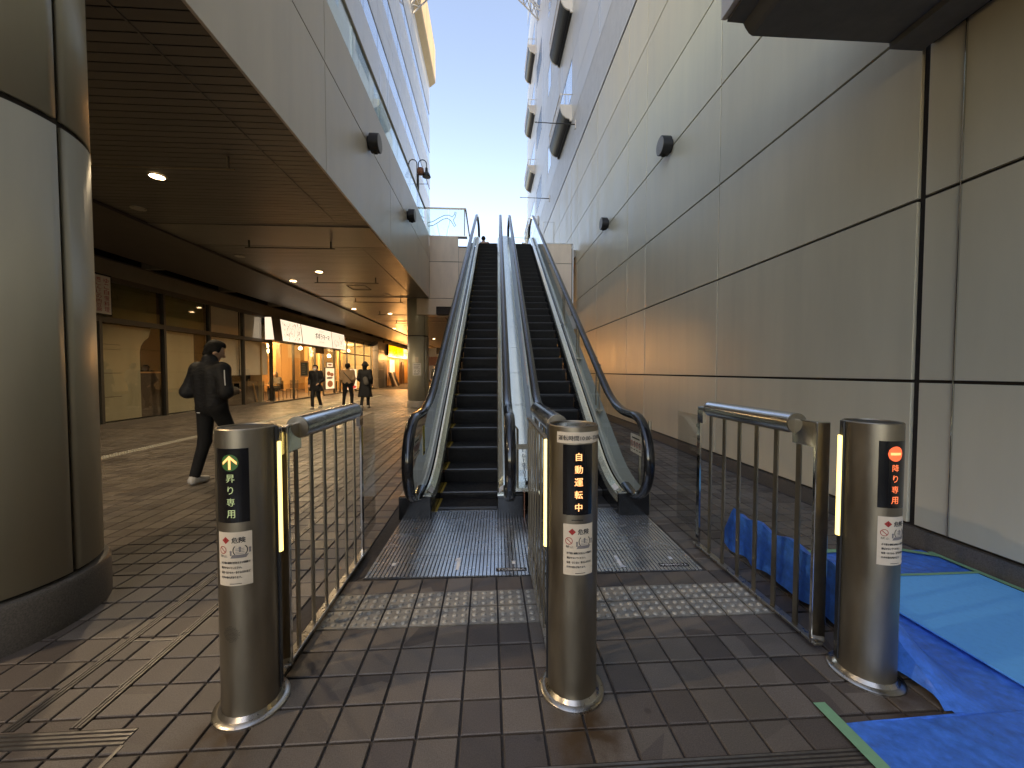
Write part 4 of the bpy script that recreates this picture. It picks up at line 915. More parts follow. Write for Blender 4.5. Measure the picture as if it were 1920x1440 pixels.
    # drain-like black base under the steps
    MB().quad((cx - .3, 3.7, -.009), (cx + .3, 3.7, -.009), (cx + .3, 5.0, -.009), (cx - .3, 5.0, -.009)).build('pit', 'void_black', e, fix=False)
    return e
EL, ERR = -.225, .915
e1 = escalator(EL, -1, 'left escalator with black steps rising to the upper landing')
e2 = escalator(ERR, 1, 'right escalator with black steps beside the grey panelled wall')
# the pair stands about a degree off the wall line; parts follow their roots (plates are built square)
for e_ in (e1, e2): e_.rotation_euler[2] = R(-1.25)
# lettering on the landing plates
for e, cx, s in ((e1, EL, 1), (e2, ERR, -1)):
    p = [c for c in e.children if c.name.startswith('floor_plate')][0]
    cxx = cx + .40
    b = MB(); b.quad((cxx - .105, 2.60, .0038), (cxx + .105, 2.60, .0038), (cxx + .105, 2.645, .0038), (cxx - .105, 2.645, .0038)); b.build('badge', 'ink_black', p)
    b = MB(); put_text(b, 'TOSHIBA', lambda u, v: (cxx + s * u, 2.6225 + s * v, .0046), 0, 0, h=.026, w=.19); b.build('lettering', 'ink_white', p)
    b = MB(); f_ = lambda u, v: (cx + .03 + u, 2.70 + s * v, .0042)
    b.poly([f_(-.012, -.07), f_(.012, -.07), f_(.012, .10), f_(-.012, .10)]); b.poly([f_(.012, .10), f_(.03, .10), f_(.012, .06)] if s < 0 else [f_(-.012, .10), f_(-.03, .06), f_(-.012, .06)]); b.build('arrow_mark', 'ink_white', p)
    for u in (-.42, .42): MB().quad((cx + u - .012, 2.70, .0042), (cx + u + .012, 2.70, .0042), (cx + u + .012, 2.74, .0042), (cx + u - .012, 2.74, .0042)).build('corner_mark', 'ink_white', p)
# prohibition stickers on the newel glass
def picto(xg, yc, zc, s, label):
    t = empty('warning_sticker', (xg, yc, zc), label, 'sticker'); fm = flat(xg, yc, zc, 0, s, 0)
    ff = lambda u, v: (xg, yc + u, zc + v)
    b = MB(); rect(b, ff, -.13, .13, -.085, .085); b.build('sheet', 'paper_white', t, fix=False)
    b = MB(); c = MB(); f2 = lambda u, v: (xg - .002, yc + u, zc + v)
    f3 = lambda u, v: (xg + .002, yc + u, zc + v)
    for k in range(4):
        u = -.094 + k * .063
        for g in (f2, f3): ring(b, g, u, -.005, .022, .028, 16); rect(c, g, u - .006, u + .006, -.02, .012); disc(c, g, u, .014, .006, 8); rect(c, g, u - .02, u + .02, -.058, -.05)
    for g in (f2, f3): rect(c, g, -.09, .09, .045, .058)
    b.build('ring_marks', 'ink_red', t, fix=False); c.build('figures', 'ink_black', t, fix=False)
picto(ERR + .406, 3.42, .70, 1, 'white sticker with four red ring symbols on the right escalator glass')
picto(EL - .406, 3.42, .70, 1, 'sticker with ring symbols on the left escalator glass')
yt = empty('warning_sticker', (EL - .44, 3.9, .7), 'yellow upright warning sticker on the left escalator glass', 'sticker')
b = MB(); rect(b, lambda u, v: (EL - .407, 3.80 + u, .70 + v), -.055, .055, -.15, .13); b.build('sheet', 'ink_yellow', yt, fix=False)
b = MB(); g = lambda u, v: (EL - .405, 3.80 + u, .70 + v)
for i, ch in enumerate('手すりにつかまる'): put_text(b, ch, g, .02, .10 - i * .028, h=.02)
rect(b, g, -.04, .04, -.145, -.12); b.build('lettering', 'ink_black', yt, fix=False)
# centre deck between the two escalators
cdk = empty('centre_deck', (.365, 3.8, 0), 'pale metal deck running up between the two escalators', 'deck')
pts = [epath(s) for s in srange(3.66, ETOP)]
segs = [0, 6] + list(range(8, len(pts), 2))
b = MB()
for k in range(len(pts) - 1):
    (y0, z0), (y1, z1) = pts[k], pts[k + 1]
nseg = 16
for k in range(nseg):
    a = 3.66 + (ETOP - 3.66) * k / nseg; c = 3.66 + (ETOP - 3.66) * (k + 1) / nseg
    pp = [epath(a + .004 + (c - a - .008) * i / 6) for i in range(7)]
    MB().ribbon([(.222, y, z + .26) for y, z in pp], [(.452, y, z + .26) for y, z in pp]).build('deck_plate', 'alu_deck', cdk, fix=False)
MB().ribbon([(.255, y, z + .262) for y, z in pts], [(.260, y, z + .262) for y, z in pts]).build('deck_seam', 'rib_gap', cdk, fix=False)
MB().ribbon([(.221, y, z + .261) for y, z in pts], [(.221, y, z + .19) for y, z in pts]).build('deck_side', 'alu_deck', cdk, fix=False)
MB().ribbon([(.453, y, z + .261) for y, z in pts], [(.453, y, z + .19) for y, z in pts]).build('deck_side', 'alu_deck', cdk, fix=False)
MB().box(.221, .453, 3.60, 3.66, .23, .262).build('deck_nose', 'alu_deck', cdk); MB().box(.325, .334, 3.555, 3.60, -.005, .23).build('front_strip', 'copper', cdk)
cdk.rotation_euler[2] = R(-1.25)
# chain barrier on the centre deck
def ubar(x0, x1, y, z0, z1, r=.013): return [(x0, y, z0), (x0, y, z1 - .04)] + [(x0 + (x1 - x0) * (1 - math.cos(t)) / 2, y, z1 - .04 + .04 * math.sin(t)) for t in [math.pi * i / 6 for i in range(7)]] + [(x1, y, z1 - .04), (x1, y, z0)]
ch = empty('chain_barrier', (.365, 3.75, .26), 'small steel barrier with a hanging chain on the centre deck', 'barrier')
for x in (.275, .385): MB().tube([(x + (.05 if x > .33 else -.05), 3.76, .79), (x + (.02 if x > .33 else -.02), 3.76, .82), (x, 3.76, .79), (x, 3.76, .265)], .012, 8).build('post', 'steel_bollard', ch, smooth=True)
MB().box(.235, .425, 3.742, 3.75, .60, .65).build('crossbar', 'steel_brushed', ch)
b = MB(); N_ = 22
for k in range(N_):
    t = k / (N_ - 1); x = .325 + .07 * t; z = .59 - .26 * math.sin(math.pi * min(1, t * .72)) ; z = .59 - 1.05 * t * (1.18 - t) * .9
    rx = .010; rz = .016
    if k % 2: pp = [(x + rx * math.cos(a), 3.735, z + rz * math.sin(a)) for a in [2 * math.pi * i / 8 for i in range(8)]]
    else: pp = [(x, 3.735 + rx * math.cos(a), z + rz * math.sin(a)) for a in [2 * math.pi * i / 8 for i in range(8)]]
    b.tube(pp, .003, 5, closed=True)
b.build('chain', 'black_metal', ch)
ug = empty('steel_barrier', (1.56, 3.85, 0), 'steel upright guard frame outside the right escalator', 'barrier')
for y in (3.78, 4.02): MB().cyl((1.60, y, 0), (1.60, y, .86), .016, n=8).build('post', 'steel_bollard', ug, smooth=True)
MB().box(1.592, 1.608, 3.78, 4.02, .60, .66).build('crossbar', 'steel_bollard', ug)
for k, s in enumerate((5.2, 6.6, 8.0)):
    y, z = epath(s); t = empty('guard_bracket', (ERR + .6, y, z), 'pair of steel upright posts on the right escalator outer deck, %s' % ('lowest', 'middle', 'highest')[k], 'bracket')
    for d in (0, .16): MB().cyl((ERR + .54, y + d, z + .2 + d * .6), (ERR + .54, y + d, z + .86 + d * .6), .012, n=7).build('post', 'steel_brushed', t)
    MB().box(ERR + .50, ERR + .58, y - .05, y + .21, z + .24, z + .26).build('foot_plate', 'steel_brushed', t)

# ------------------------------------------------------------------ bollards
BR, BY, BH = .104, 1.615, 1.140
def bollard(cx, strip_az, label, kind):
    t = empty('sign_bollard', (cx, BY, 0), label, 'bollard')
    MB().lathe((cx, BY, 0), [(BR, .01), (BR, BH - .004), (BR - .003, BH), (BR - .007, BH), (BR - .009, BH - .004)], 64, caps=False).build('post', 'steel_bollard', t, smooth=True)
    MB().lathe((cx, BY, 0), [(BR - .0095, BH - .02), (BR - .0095, BH - .005)], 48).build('cap', 'black_metal' if kind != 'run' else 'steel_polished', t, smooth=True)
    MB().lathe((cx, BY, 0), [(.136, -.004), (.136, .008), (.130, .013), (.117, .016), (BR + .001, .03)], 64, caps=False).build('base_flange', 'steel_brushed', t, smooth=True)
    a = strip_az; ca, sa = math.cos(a), math.sin(a)
    p = lambda r, z, w=0: (cx + r * ca - w * sa, BY + r * sa + w * ca, z)
    MB().add([p(BR - .01, .05, -.019), p(BR + .005, .05, -.019), p(BR + .005, .05, .019), p(BR - .01, .05, .019), p(BR - .01, BH - .004, -.019), p(BR + .005, BH - .004, -.019), p(BR + .005, BH - .004, .019), p(BR - .01, BH - .004, .019)],
             [(0, 1, 2, 3), (7, 6, 5, 4), (0, 4, 5, 1), (1, 5, 6, 2), (2, 6, 7, 3)]).build('lamp_channel', 'black_metal', t)
    MB().cyl(p(BR + .004, .615), p(BR + .004, 1.07), .0135, n=14).build('light_strip', 'lit_strip', t, smooth=True)
    f1 = lambda d: (lambda u, v: (cx + (BR + d) * math.sin(u / .100), BY - (BR + d) * math.cos(u / .100), 1.36 - (1.36 - v) * 1.062))
    S, T, I = f1(.0012), f1(.0020), f1(.0028)
    b = MB(); rect(b, S, -.059, .059, .820, 1.085, 14); b.build('sign_plate', 'panel_black', t, smooth=True, fix=False)
    if kind == 'run':
        b = MB()
        for i, c in enumerate('自動運転中'): put_text(b, c, T, .002, 1.040 - i * .0475, h=.030, bold=.0006)
        b.build('lettering', 'lit_orange', t, fix=False)
        b = MB(); rect(b, S, -.085, .125, 1.090, 1.132, 22); b.build('hours_strip', 'paper', t, smooth=True, fix=False)
        b = MB(); put_text(b, '運転時間10:00~23:00', T, .014, 1.110, h=.019, w=.185, bold=.0005); b.build('hours_lettering', 'ink_black', t, fix=False)
        b = MB(); rect(b, T, -.025, .02, .800, .803, 4); b.build('small_print', 'ink_black', t, fix=False)
    else:
        g = kind == 'up'; b = MB(); disc_c(b, T, -.001, 1.035, .0295); b.build('symbol_disc', 'green_disc' if g else 'lit_red', t, fix=False)
        b = MB()
        if g:
            b.poly([I(-.005, 1.011), I(.003, 1.011), I(.003, 1.052), I(-.005, 1.052)])
            
            for sg2 in (-1, 1):
                for q in range(6):
                    ua, ub = .024 * q / 6, .024 * (q + 1) / 6; va, vb = 1.061 - .96 * ua, 1.061 - .96 * ub
                    b.quad(I(-.001 + sg2 * ua, va), I(-.001 + sg2 * ub, vb), I(-.001 + sg2 * ub, vb - .0105), I(-.001 + sg2 * ua, va - .0105))
        else: rect(b, I, -.022, .020, 1.030, 1.040, 4)
        b.build('symbol', 'lit_peach', t, fix=False); b = MB()
        for i, c in enumerate('昇り専用' if g else '降り専用'): put_text(b, c, T, .0, .979 - i * .0425, h=.028)
        b.build('lettering', 'lit_greentext' if g else 'lit_redtext', t, fix=False)
    # danger label
    o = .004
    lab = MB(); rect(lab, S, -.060 + o, .060 + o, .592, .786, 14); lb_ = lab.build('danger_label', 'paper', t, smooth=True, fix=False)
    k, r_ = MB(), MB()
    put_text(k, '危険', T, .022, .757, h=.021, bold=.0008); r_.poly([T(-.022, .744), T(-.008, .757), T(-.022, .770), T(-.036, .757)]); put_text(k, '!', I, -.022, .757, h=.013)
    ring(r_, T, -.034, .722, .0115, .0140, 20); r_.poly([T(-.0425, .7285), T(-.0255, .7125), T(-.0235, .7145), T(-.0405, .7305)])
    put_text(k, '禁止', T, -.031, .700, h=.0095, w=.030)
    gk = MB()
    for q in range(6): gk.quad(T(-.006 + .0085 * q, .6925), T(-.006 + .0085 * (q + 1), .6925), T(.002 + .0085 * (q + 1), .7045), T(.002 + .0085 * q, .7045))
    arcband(k, T, .013, .720, .009, .015, .0016, R(100), R(255)); arcband(k, T, .040, .720, .009, .015, .0016, R(-75), R(80))
    for q in range(4): rect(gk, T, .012, .040, .7075 + q * .0058, .7092 + q * .0058, 4)
    for u, v in ((.026, .729), (-.004, .716), (.0565, .724)): disc_c(gk, T, u, v, .0042, 8); rect(gk, T, u - .003, u + .003, v - .015, v - .004, 1)
    gk.build('label_picture', 'ink_grey', lb_, fix=False, kind='stuff')
    for i, l in enumerate(('お子様を乗降口付近および周囲で', '遊ばせないでください。', '転落・はさまれ・巻き込まれなど', 'けがの恐れがあります。')):
        w = .0066 * len(l); put_text(k, l, T, -.046 + w / 2 + o, .676 - i * .0175, h=.0085, w=w, bold=.0004)
    rect(k, T, -.01, .03, .5985, .6005, 3)
    k.build('label_print', 'ink_black', lb_, fix=False, kind='stuff'); r_.build('label_red', 'ink_red', lb_, fix=False)
    if kind == 'up':
        b = MB()
        for i in range(-6, 7):
            for j in range(-6, 7):
                if i * i + j * j < 40: disc(b, S, -.012 + i * .0047 + (j % 2) * .0023, .415 + j * .0047, .0012, 6)
        b.build('speaker_holes', 'void_black', t, fix=False)
    return t
bollard(-.972, R(16), 'steel bollard with green up arrow sign before the left escalator', 'up')
bollard(.352, R(173), 'steel bollard with lit automatic operation sign between the escalators', 'run')
bollard(1.688, R(155), 'steel bollard with red no entry sign beside the blue sheet', 'down')

# ------------------------------------------------------------------ entry railings
def railing(x, label, glass=1, side=1):
    t = empty('entry_railing', (x, 2.3, 0), label, 'railing')
    MB().box(x - .022, x + .022, 1.76, 2.90, .022, .036).build('bottom_rail', 'steel_brushed', t, bevel=.003)
    for k in range(6): MB().box(x - .004, x + .004, 1.91 + k * .16 - .015, 1.91 + k * .16 + .015, .036, 1.045).build('bar', 'steel_bollard', t)
    MB().box(x - .006, x + .006, 2.845, 2.885, .036, 1.06).build('end_post', 'steel_polished', t)
    MB().box(x - .036, x + .036, 1.765, 1.783, .03, 1.115).build('mirror_post', 'steel_polished', t, bevel=.004)
    if x < 1: MB().box(x - .009, x + .009, 1.66, 1.764, .985, 1.11).build('link_plate', 'steel_polished', t, bevel=.004)
    MB().box(x - .012, x + .012, 1.784, 1.945, .985, 1.112).build('bracket_plate', 'steel_polished', t, bevel=.004)
    MB().cyl((x, 1.935, 1.088), (x, 2.715, 1.088), .053, n=40).build('roller', 'steel_roller', t, smooth=True)
    for y0, y1 in ((1.926, 1.935), (2.715, 2.724)): MB().cyl((x, y0, 1.088), (x, y1, 1.088), .0525, n=40).build('roller_cap', 'steel_bollard', t, smooth=True)
    MB().box(x - .02, x + .02, 1.97, 2.70, 1.0345, 1.045).build('top_flat', 'steel_bollard', t)
    MB().cyl((x, 2.724, 1.088), (x, 2.86, 1.075), .018, n=14).build('end_stub', 'steel_polished', t, smooth=True)
    MB().box(x - .012, x + .012, 2.80, 2.87, .97, 1.09).build('end_bracket', 'steel_polished', t)
    if glass:
        xs = x - side * .012
        MB().box(xs - .005, xs + .005, 2.86, 3.22, .10, 1.02).build('end_panel', 'acrylic', t)
        for z in (.94, .2): MB().cyl((xs - .012, 2.9, z), (xs + .012, 2.9, z), .014, n=12).build('clip', 'steel_polished', t)
    return t
railing(-.925, 'steel bar railing with roller top behind the left bollard')
railing(.342, 'steel bar railing with roller top behind the middle bollard', 0)
railing(1.600, 'steel bar railing with roller top behind the right bollard', 1, -1)
# corrugated look of the middle rail: twin rows of bars
mr = [o for o in bpy.data.objects if o.name.startswith('entry_railing')][1]
for k in range(9): MB().box(.276, .284, 1.70 + k * .125, 1.73 + k * .125, .036, 1.02).build('bar', 'steel_bollard', mr)
MB().box(.27, .29, 1.68, 2.75, 1.02, 1.034).build('top_flat', 'steel_bollard', mr); MB().box(.27, .29, 1.68, 2.75, .022, .036).build('bottom_rail', 'steel_brushed', mr)

# ------------------------------------------------------------------ blue sheets
rr = random.Random(11)
def crease(x, y):
    v = 0
    for a, b, c, k in ((5.1, 2.3, .4, 1.0), (-2.7, 6.3, 1.9, .8), (9.2, -4.4, 3.1, .5), (3.3, 11.5, .7, .45)):
        t = math.sin(a * x + b * y + c + .8 * math.sin(2.1 * y - 1.3 * x)); v += k * max(0, 1 - abs(t) * 5.5) * (.5 + .5 * math.sin(3 * x + 1.7 * y + c))
    return v
def wob(x, y): return .5 + .5 * math.sin(7.3 * x + 3.1 * math.sin(2.3 * y)) * math.sin(5.1 * y + 2.2 * math.sin(3.7 * x))
tp = empty('blue_tarpaulin', (2.4, 1.9, 0), 'dark blue plastic sheet covering the floor and draped along the right railing', 'tarpaulin')
def hgt(x, y):
    hr = .31 * max(0, min(1, (y - 1.40) / .42)) * max(0, min(1, (2.98 - y) / .18)) if True else 0
    fall = max(0, 1 - (x - 1.85) / (.16 + .10 * wob(y, 3))) if x > 1.85 else 1
    fall = fall * fall * (3 - 2 * fall)
    return .0045 + .007 * wob(x, y) ** 3 + .007 * crease(x, y) + hr * fall * (1 + .05 * math.sin(23 * y))
nx, ny = 130, 150
vs = []; fs = []
for j in range(ny + 1):
    y = .55 + (2.72 - .55) * j / ny
    for i in range(nx + 1):
        x0 = 1.36 if y < 1.385 else 1.835
        x = x0 + (3.27 - x0) * (i / nx) ** 1.15
        vs.append((x, y, hgt(x, y) if y >= 1.385 or x > 1.85 else .0045 + .006 * wob(x, y) ** 3 + .006 * crease(x, y)))
for j in range(ny):
    for i in range(nx): q = j * (nx + 1) + i; fs.append((q, q + 1, q + nx + 2, q + nx + 1))
MB().add(vs, fs).build('floor_sheet', 'tarp_blue', tp, smooth=True, fix=False)
n = 60; rows = 6; vs = []; fs = []
for j in range(rows + 1):
    for i in range(n + 1):
        y = 1.40 + (2.92 - 1.40) * i / n; zt = hgt(1.84, y); q = j / rows
        vs.append((1.836 - .03 * q + .012 * q * math.sin(17 * y + 2 * math.sin(5 * y)), y, zt + (min(.02 + .035 * wob(y * 2, 1), zt) - zt) * q))
for j in range(rows):
    for i in range(n): q = j * (n + 1) + i; fs.append((q, q + 1, q + n + 2, q + n + 1))
MB().add(vs, fs).build('hanging_edge', 'tarp_blue', tp, smooth=True, fix=False)
bd = empty('blue_board', (2.74, 1.4, .012), 'light blue flat protection board lying on the dark blue sheet', 'board')
MB().box(2.26, 3.20, .55, 2.33, .022, .032).build('board', 'board_blue', bd, bevel=.002)
def tape(a, c, w, label, z=.004):
    a, c = Vector((*a, 0)), Vector((*c, 0)); d = (c - a).normalized(); nrm = Vector((-d.y, d.x, 0)) * w / 2; n = 10; b = MB()
    lo = [a + (c - a) * i / n - nrm + Vector((0, 0, z + .0015 * rr.random())) for i in range(n + 1)]; hi = [p + 2 * nrm for p in lo]
    b.ribbon(lo, hi); tag(b.build('masking_tape', 'tape_green', fix=False), label, 'tape', 'green masking tape')
tape((1.335, 1.462), (1.33, .6), .05, 'green tape along the left edge of the blue sheet', .0135)
tape((2.05, 2.71), (3.05, 2.73), .05, 'green tape along the far edge of the blue sheet', .016)
tape((3.05, 2.73), (3.27, 2.60), .05, 'short green tape at the far wall corner of the blue sheet', .0175)
tape((3.262, 2.66), (3.262, .6), .04, 'green tape along the wall side of the blue sheet', .019)
tape((2.27, 2.335), (3.22, 2.335), .025, 'thin green tape along the far edge of the light blue board', .035)

# ------------------------------------------------------------------ people: smooth-union bodies meshed with surface nets
def sdf_mesh(prims, k=.03, h=.016, cuts=()):
    A = np.array([p[0] for p in prims], float); B = np.array([p[1] for p in prims], float); ra = np.array([p[2] for p in prims]); rb_ = np.array([p[3] for p in prims]); mr_ = np.maximum(ra, rb_)
    lo = np.minimum(A - mr_[:, None], B - mr_[:, None]).min(0) - 2 * h; hi = np.maximum(A + mr_[:, None], B + mr_[:, None]).max(0) + 2 * h
    n = np.ceil((hi - lo) / h).astype(int) + 1; ax = [lo[i] + h * np.arange(n[i]) for i in range(3)]
    G = np.stack(np.meshgrid(*ax, indexing='ij'), -1); d = None
    for p in prims:
        a, b = np.array(p[0], float), np.array(p[1], float); sc = np.array(p[4] if len(p) > 4 else (1, 1, 1), float)
        ab = (b - a) / sc; L2 = max(ab @ ab, 1e-9); ap = (G - a) / sc; t = np.clip((ap @ ab) / L2, 0, 1)
        dd = (np.linalg.norm(ap - t[..., None] * ab, axis=-1) - (p[2] + (p[3] - p[2]) * t)) * sc.min()
        if d is None: d = dd
        else: hh = np.clip(.5 + .5 * (d - dd) / k, 0, 1); d = d * (1 - hh) + dd * hh - k * hh * (1 - hh)
    for c in cuts: d = np.maximum(d, c(G))
    ins = d < 0; c8 = [(i, j, l) for i in (0, 1) for j in (0, 1) for l in (0, 1)]
    sh = [slice(0, -1), slice(1, None)]
    cnt = sum(ins[sh[i], sh[j], sh[l]].astype(int) for i, j, l in c8); act = (cnt > 0) & (cnt < 8)
    idx = -np.ones(act.shape, int); cells = np.argwhere(act); idx[act] = np.arange(len(cells))
    acc = np.zeros((len(cells), 3)); m = np.zeros(len(cells))
    for a in c8:
        for axn in range(3):
            if a[axn]: continue
            b = list(a); b[axn] = 1; va = d[tuple((cells + a).T)]; vb = d[tuple((cells + b).T)]; x = (va < 0) != (vb < 0)
            t = np.where(x, va / np.where(x, va - vb, 1), 0); pnt = cells + np.array(a) + 0.; pnt[:, axn] += t; acc[x] += pnt[x]; m[x] += 1
    V = lo + h * acc / m[:, None]; F = []
    for axn in range(3):
        s0 = [slice(None)] * 3; s1 = [slice(None)] * 3; s0[axn] = slice(0, -1); s1[axn] = slice(1, None)
        e = np.argwhere(ins[tuple(s0)] != ins[tuple(s1)]); u, w = [q for q in range(3) if q != axn]
        ok = (e[:, u] > 0) & (e[:, w] > 0); e = e[ok]
        def cidx(du, dw): q = e.copy(); q[:, u] -= du; q[:, w] -= dw; return idx[tuple(q.T)]
        F.append(np.stack([cidx(1, 1), cidx(0, 1), cidx(0, 0), cidx(1, 0)], 1))
    return V, [tuple(map(int, f)) for f in np.concatenate(F) if min(f) >= 0]
def person(label, loc, rotz, J, cols, h=.016, hair='short', mask=False, coat=0, hat=False, skirt=0, extra=None, group=None, puff=0.0):
    """J: joints in a frame facing +Y"""
    rt = empty('person', loc, label, 'person', group); rt.rotation_euler = (0, 0, rotz)
    def mk(name, prims, m, k=.03, hh=None, parent=rt, cuts=()):
        V, F = sdf_mesh(prims, k, hh or h, cuts); b = MB(); b.add(V.tolist(), F)
        o = bpy.data.objects.new(name, b.mesh(name, m, smooth=True)); o.data.polygons.foreach_set('use_smooth', [True] * len(o.data.polygons)); COL.objects.link(o); o.parent = parent; return o
    j = {k_: (Vector(v) if isinstance(v, tuple) else v) for k_, v in J.items()}
    hd = j['head']; fw = j.get('face', Vector((0, 1, 0))).normalized(); sd_ = fw.cross(Vector((0, 0, 1))).normalized(); up = Vector((0, 0, 1))
    up = sd_.cross(fw).normalized()
    P_ = lambda f=0, s=0, u=0: hd + fw * f + sd_ * s + up * u
    skin = [(P_(0, 0, .03), P_(.005, 0, .02), .088, .088), (P_(.02, 0, -.03), P_(.035, 0, -.075), .070, .048), (P_(.095, 0, -.005), P_(.108, 0, -.028), .012, .016), (P_(.0, .085, -.01), P_(-.012, .088, -.03), .018, .014), (P_(.0, -.085, -.01), P_(-.012, -.088, -.03), .018, .014),
            (P_(-.01, 0, -.07), j['neck'], .052, .058), (j['neck'], j['chest'], .06, .11)]
    skin += [(j['chest'], j['pelvis'], .11, .11), (j['pelvis'], j['hipL'], .09, .08), (j['pelvis'], j['hipR'], .09, .08)]
    for s in 'LR':
        skin += [(j['hip' + s], j['knee' + s], .07, .05), (j['knee' + s], j['ankle' + s], .048, .035), (j['sh' + s], j['el' + s], .042, .036), (j['el' + s], j['wr' + s], .035, .025), (j['chest'], j['sh' + s], .07, .05)]
        d = (j['wr' + s] - j['el' + s]).normalized(); w = j['wr' + s]; o_ = d.orthogonal().normalized(); o_ = Vector((1, 0, 0)) - d * d.x; o_.normalize()
        skin.append((w, w + d * .075, .026, .030, (1, 1, 1)))
        for q in range(4):
            b0 = w + d * .08 + o_ * (.024 * (q - 1.5) * .75); b1 = b0 + d * (.035 + .006 * (1 - abs(q - 1.3))); dn = (d + Vector((0, 0, -.7)) * .6 + Vector((-.3 if s == 'R' else .3, 0, 0))).normalized()
            skin += [(b0, b1, .0095, .009), (b1, b1 + dn * .035, .009, .0075)]
        th = o_ * (-.03 if s == 'R' else .03); skin += [(w + d * .025 + th * .6, w + d * .06 + th * 1.5, .011, .009)]
    body = mk('body', skin, 'skin', .02)
    tor = [(j['chest'] + Vector((.07, 0, .02)), j['pelvis'] + Vector((.06, .0, .02)), .125, .115), (j['chest'] + Vector((-.07, 0, .02)), j['pelvis'] + Vector((-.06, .0, .02)), .125, .115), (j['neck'] + Vector((0, -.01, -.02)), j['neck'] + Vector((0, -.01, .02)), .075, .07)]
    for s in 'LR': tor += [(j['chest'] + Vector((0, 0, .09)), j['sh' + s], .085, .075), (j['sh' + s], j['el' + s], .078, .064), (j['el' + s], j['wr' + s], .064, .047)]
    if coat:
        for q in (-.07, 0, .07): tor.append((j['pelvis'] + Vector((q, 0, 0)), j['pelvis'] + Vector((q * 1.9, -.01, -coat)), .125, .15))
    zb = j['pelvis'].z - (coat if coat else .13)
    tor = [(a_, b_, r0 + puff, r1 + puff * (.5 if i_ > 4 else 1)) for i_, (a_, b_, r0, r1) in enumerate(tor)]
    mk('coat' if coat > .2 else 'jacket', tor, cols['top'], .045, cuts=[lambda G: (zb + .008 * np.sin(G[..., 0] * 37)) - G[..., 2]] if True else ())
    leg = [(j['pelvis'], j['hipL'], .12, .105), (j['pelvis'], j['hipR'], .12, .105)]
    for s in 'LR': leg += [(j['hip' + s], j['knee' + s], .098, .070), (j['knee' + s], j['ankle' + s] + Vector((0, 0, .02)), .069, .056)]
    mk('trousers', leg, cols['leg'], .025)
    for s in 'LR':
        a = j['ankle' + s]; f_ = j.get('foot' + s, Vector((0, 1, 0))).normalized(); z0 = a.z - .055
        heel = Vector((a.x, a.y, 0)) - f_ * .03 + Vector((0, 0, z0)); toe = heel + f_ * .17 + Vector((0, 0, j.get('toe' + s, 0)))
        hgt_ = lambda G, zz=min(heel.z, toe.z) - .032: zz - G[..., 2]
        mk('shoe', [(heel, toe, .043, .036), (heel + Vector((0, 0, .03)), a + Vector((0, 0, .015)), .043, .045), (heel + f_ * .06 + Vector((0, 0, .02)), toe - f_ * .04, .042, .036)], cols['shoe'], .03, cuts=[hgt_] if 'toe' + s not in j else ())
    if hat:
        mk('hat', [(P_(-.01, 0, .06), P_(-.01, 0, .10), .105, .090)] + [(P_(.12 * math.cos(t), .12 * math.sin(t), .045), P_(.125 * math.cos(t + .4), .125 * math.sin(t + .4), .043), .016, .016) for t in [2 * math.pi * i / 14 for i in range(14)]] + [(P_(0, 0, .05), P_(0, 0, .06), .11, .1)], cols.get('hat', 'cloth_black'), .03)
        mk('hair', [(P_(-.04, 0, .02), P_(-.05, 0, -.10), .092, .08)], cols['hair'], .02)
    elif hair == 'short':
        mk('hair', [(P_(-.016, 0, .045), P_(-.012, 0, .035), .098, .098), (P_(-.045, 0, 0), P_(-.06, 0, -.05), .078, .052), (P_(.03, .03, .085), P_(.03, -.03, .085), .05, .05), (P_(0, .075, .02), P_(0, .08, -.005), .03, .02), (P_(0, -.075, .02), P_(0, -.08, -.005), .03, .02)], cols['hair'], .02, min(h, .012),
           cuts=[lambda G: np.minimum((G - np.array(P_(.035, 0, 0))) @ np.array(fw), .075 - (G - np.array(hd)) @ np.array(up))])
    else:
        mk('hair', [(P_(-.018, 0, .04), P_(-.018, 0, .03), .100, .100), (P_(-.05, 0, 0), P_(-.06, 0, -.2), .085, .085), (P_(0, .07, 0), P_(-.01, .085, -.22), .035, .035), (P_(0, -.07, 0), P_(-.01, -.085, -.22), .035, .035)], cols['hair'], .02,
           cuts=[lambda G: np.minimum((G - np.array(P_(.04, 0, 0))) @ np.array(fw), .075 - (G - np.array(hd)) @ np.array(up))])
    if mask: mk('face_mask', [(P_(.06, .03, -.03), P_(.06, -.03, -.03), .038, .038), (P_(.075, 0, -.02), P_(.065, 0, -.07), .035, .03)], 'mask_white', .02, .010)
    for e in (-.032, .032):
        b = MB(); c = P_(.083, e, .012); b.lathe((c.x, c.y, c.z - .006), [(.003, 0), (.008, .004), (.008, .008), (.003, .012)], 8); o = bpy.data.objects.new('eye', b.mesh('eye', 'ink_black')); COL.objects.link(o); o.parent = rt
    if extra: extra(rt, mk, j)
    return rt
def joints(**k):
    d = dict(pelvis=(0, 0, .94), hipL=(-.09, 0, .92), hipR=(.09, 0, .92), kneeL=(-.10, .01, .50), kneeR=(.10, .01, .50), ankleL=(-.10, -.02, .09), ankleR=(.10, -.02, .09),
             chest=(0, 0, 1.28), neck=(0, 0, 1.47), head=(0, .02, 1.60), shL=(-.185, 0, 1.40), shR=(.185, 0, 1.40), elL=(-.25, -.03, 1.12), elR=(.25, -.03, 1.12), wrL=(-.25, .05, .89), wrR=(.25, .05, .89))
    d.update(k); return d
def mview(prim_list): return prim_list
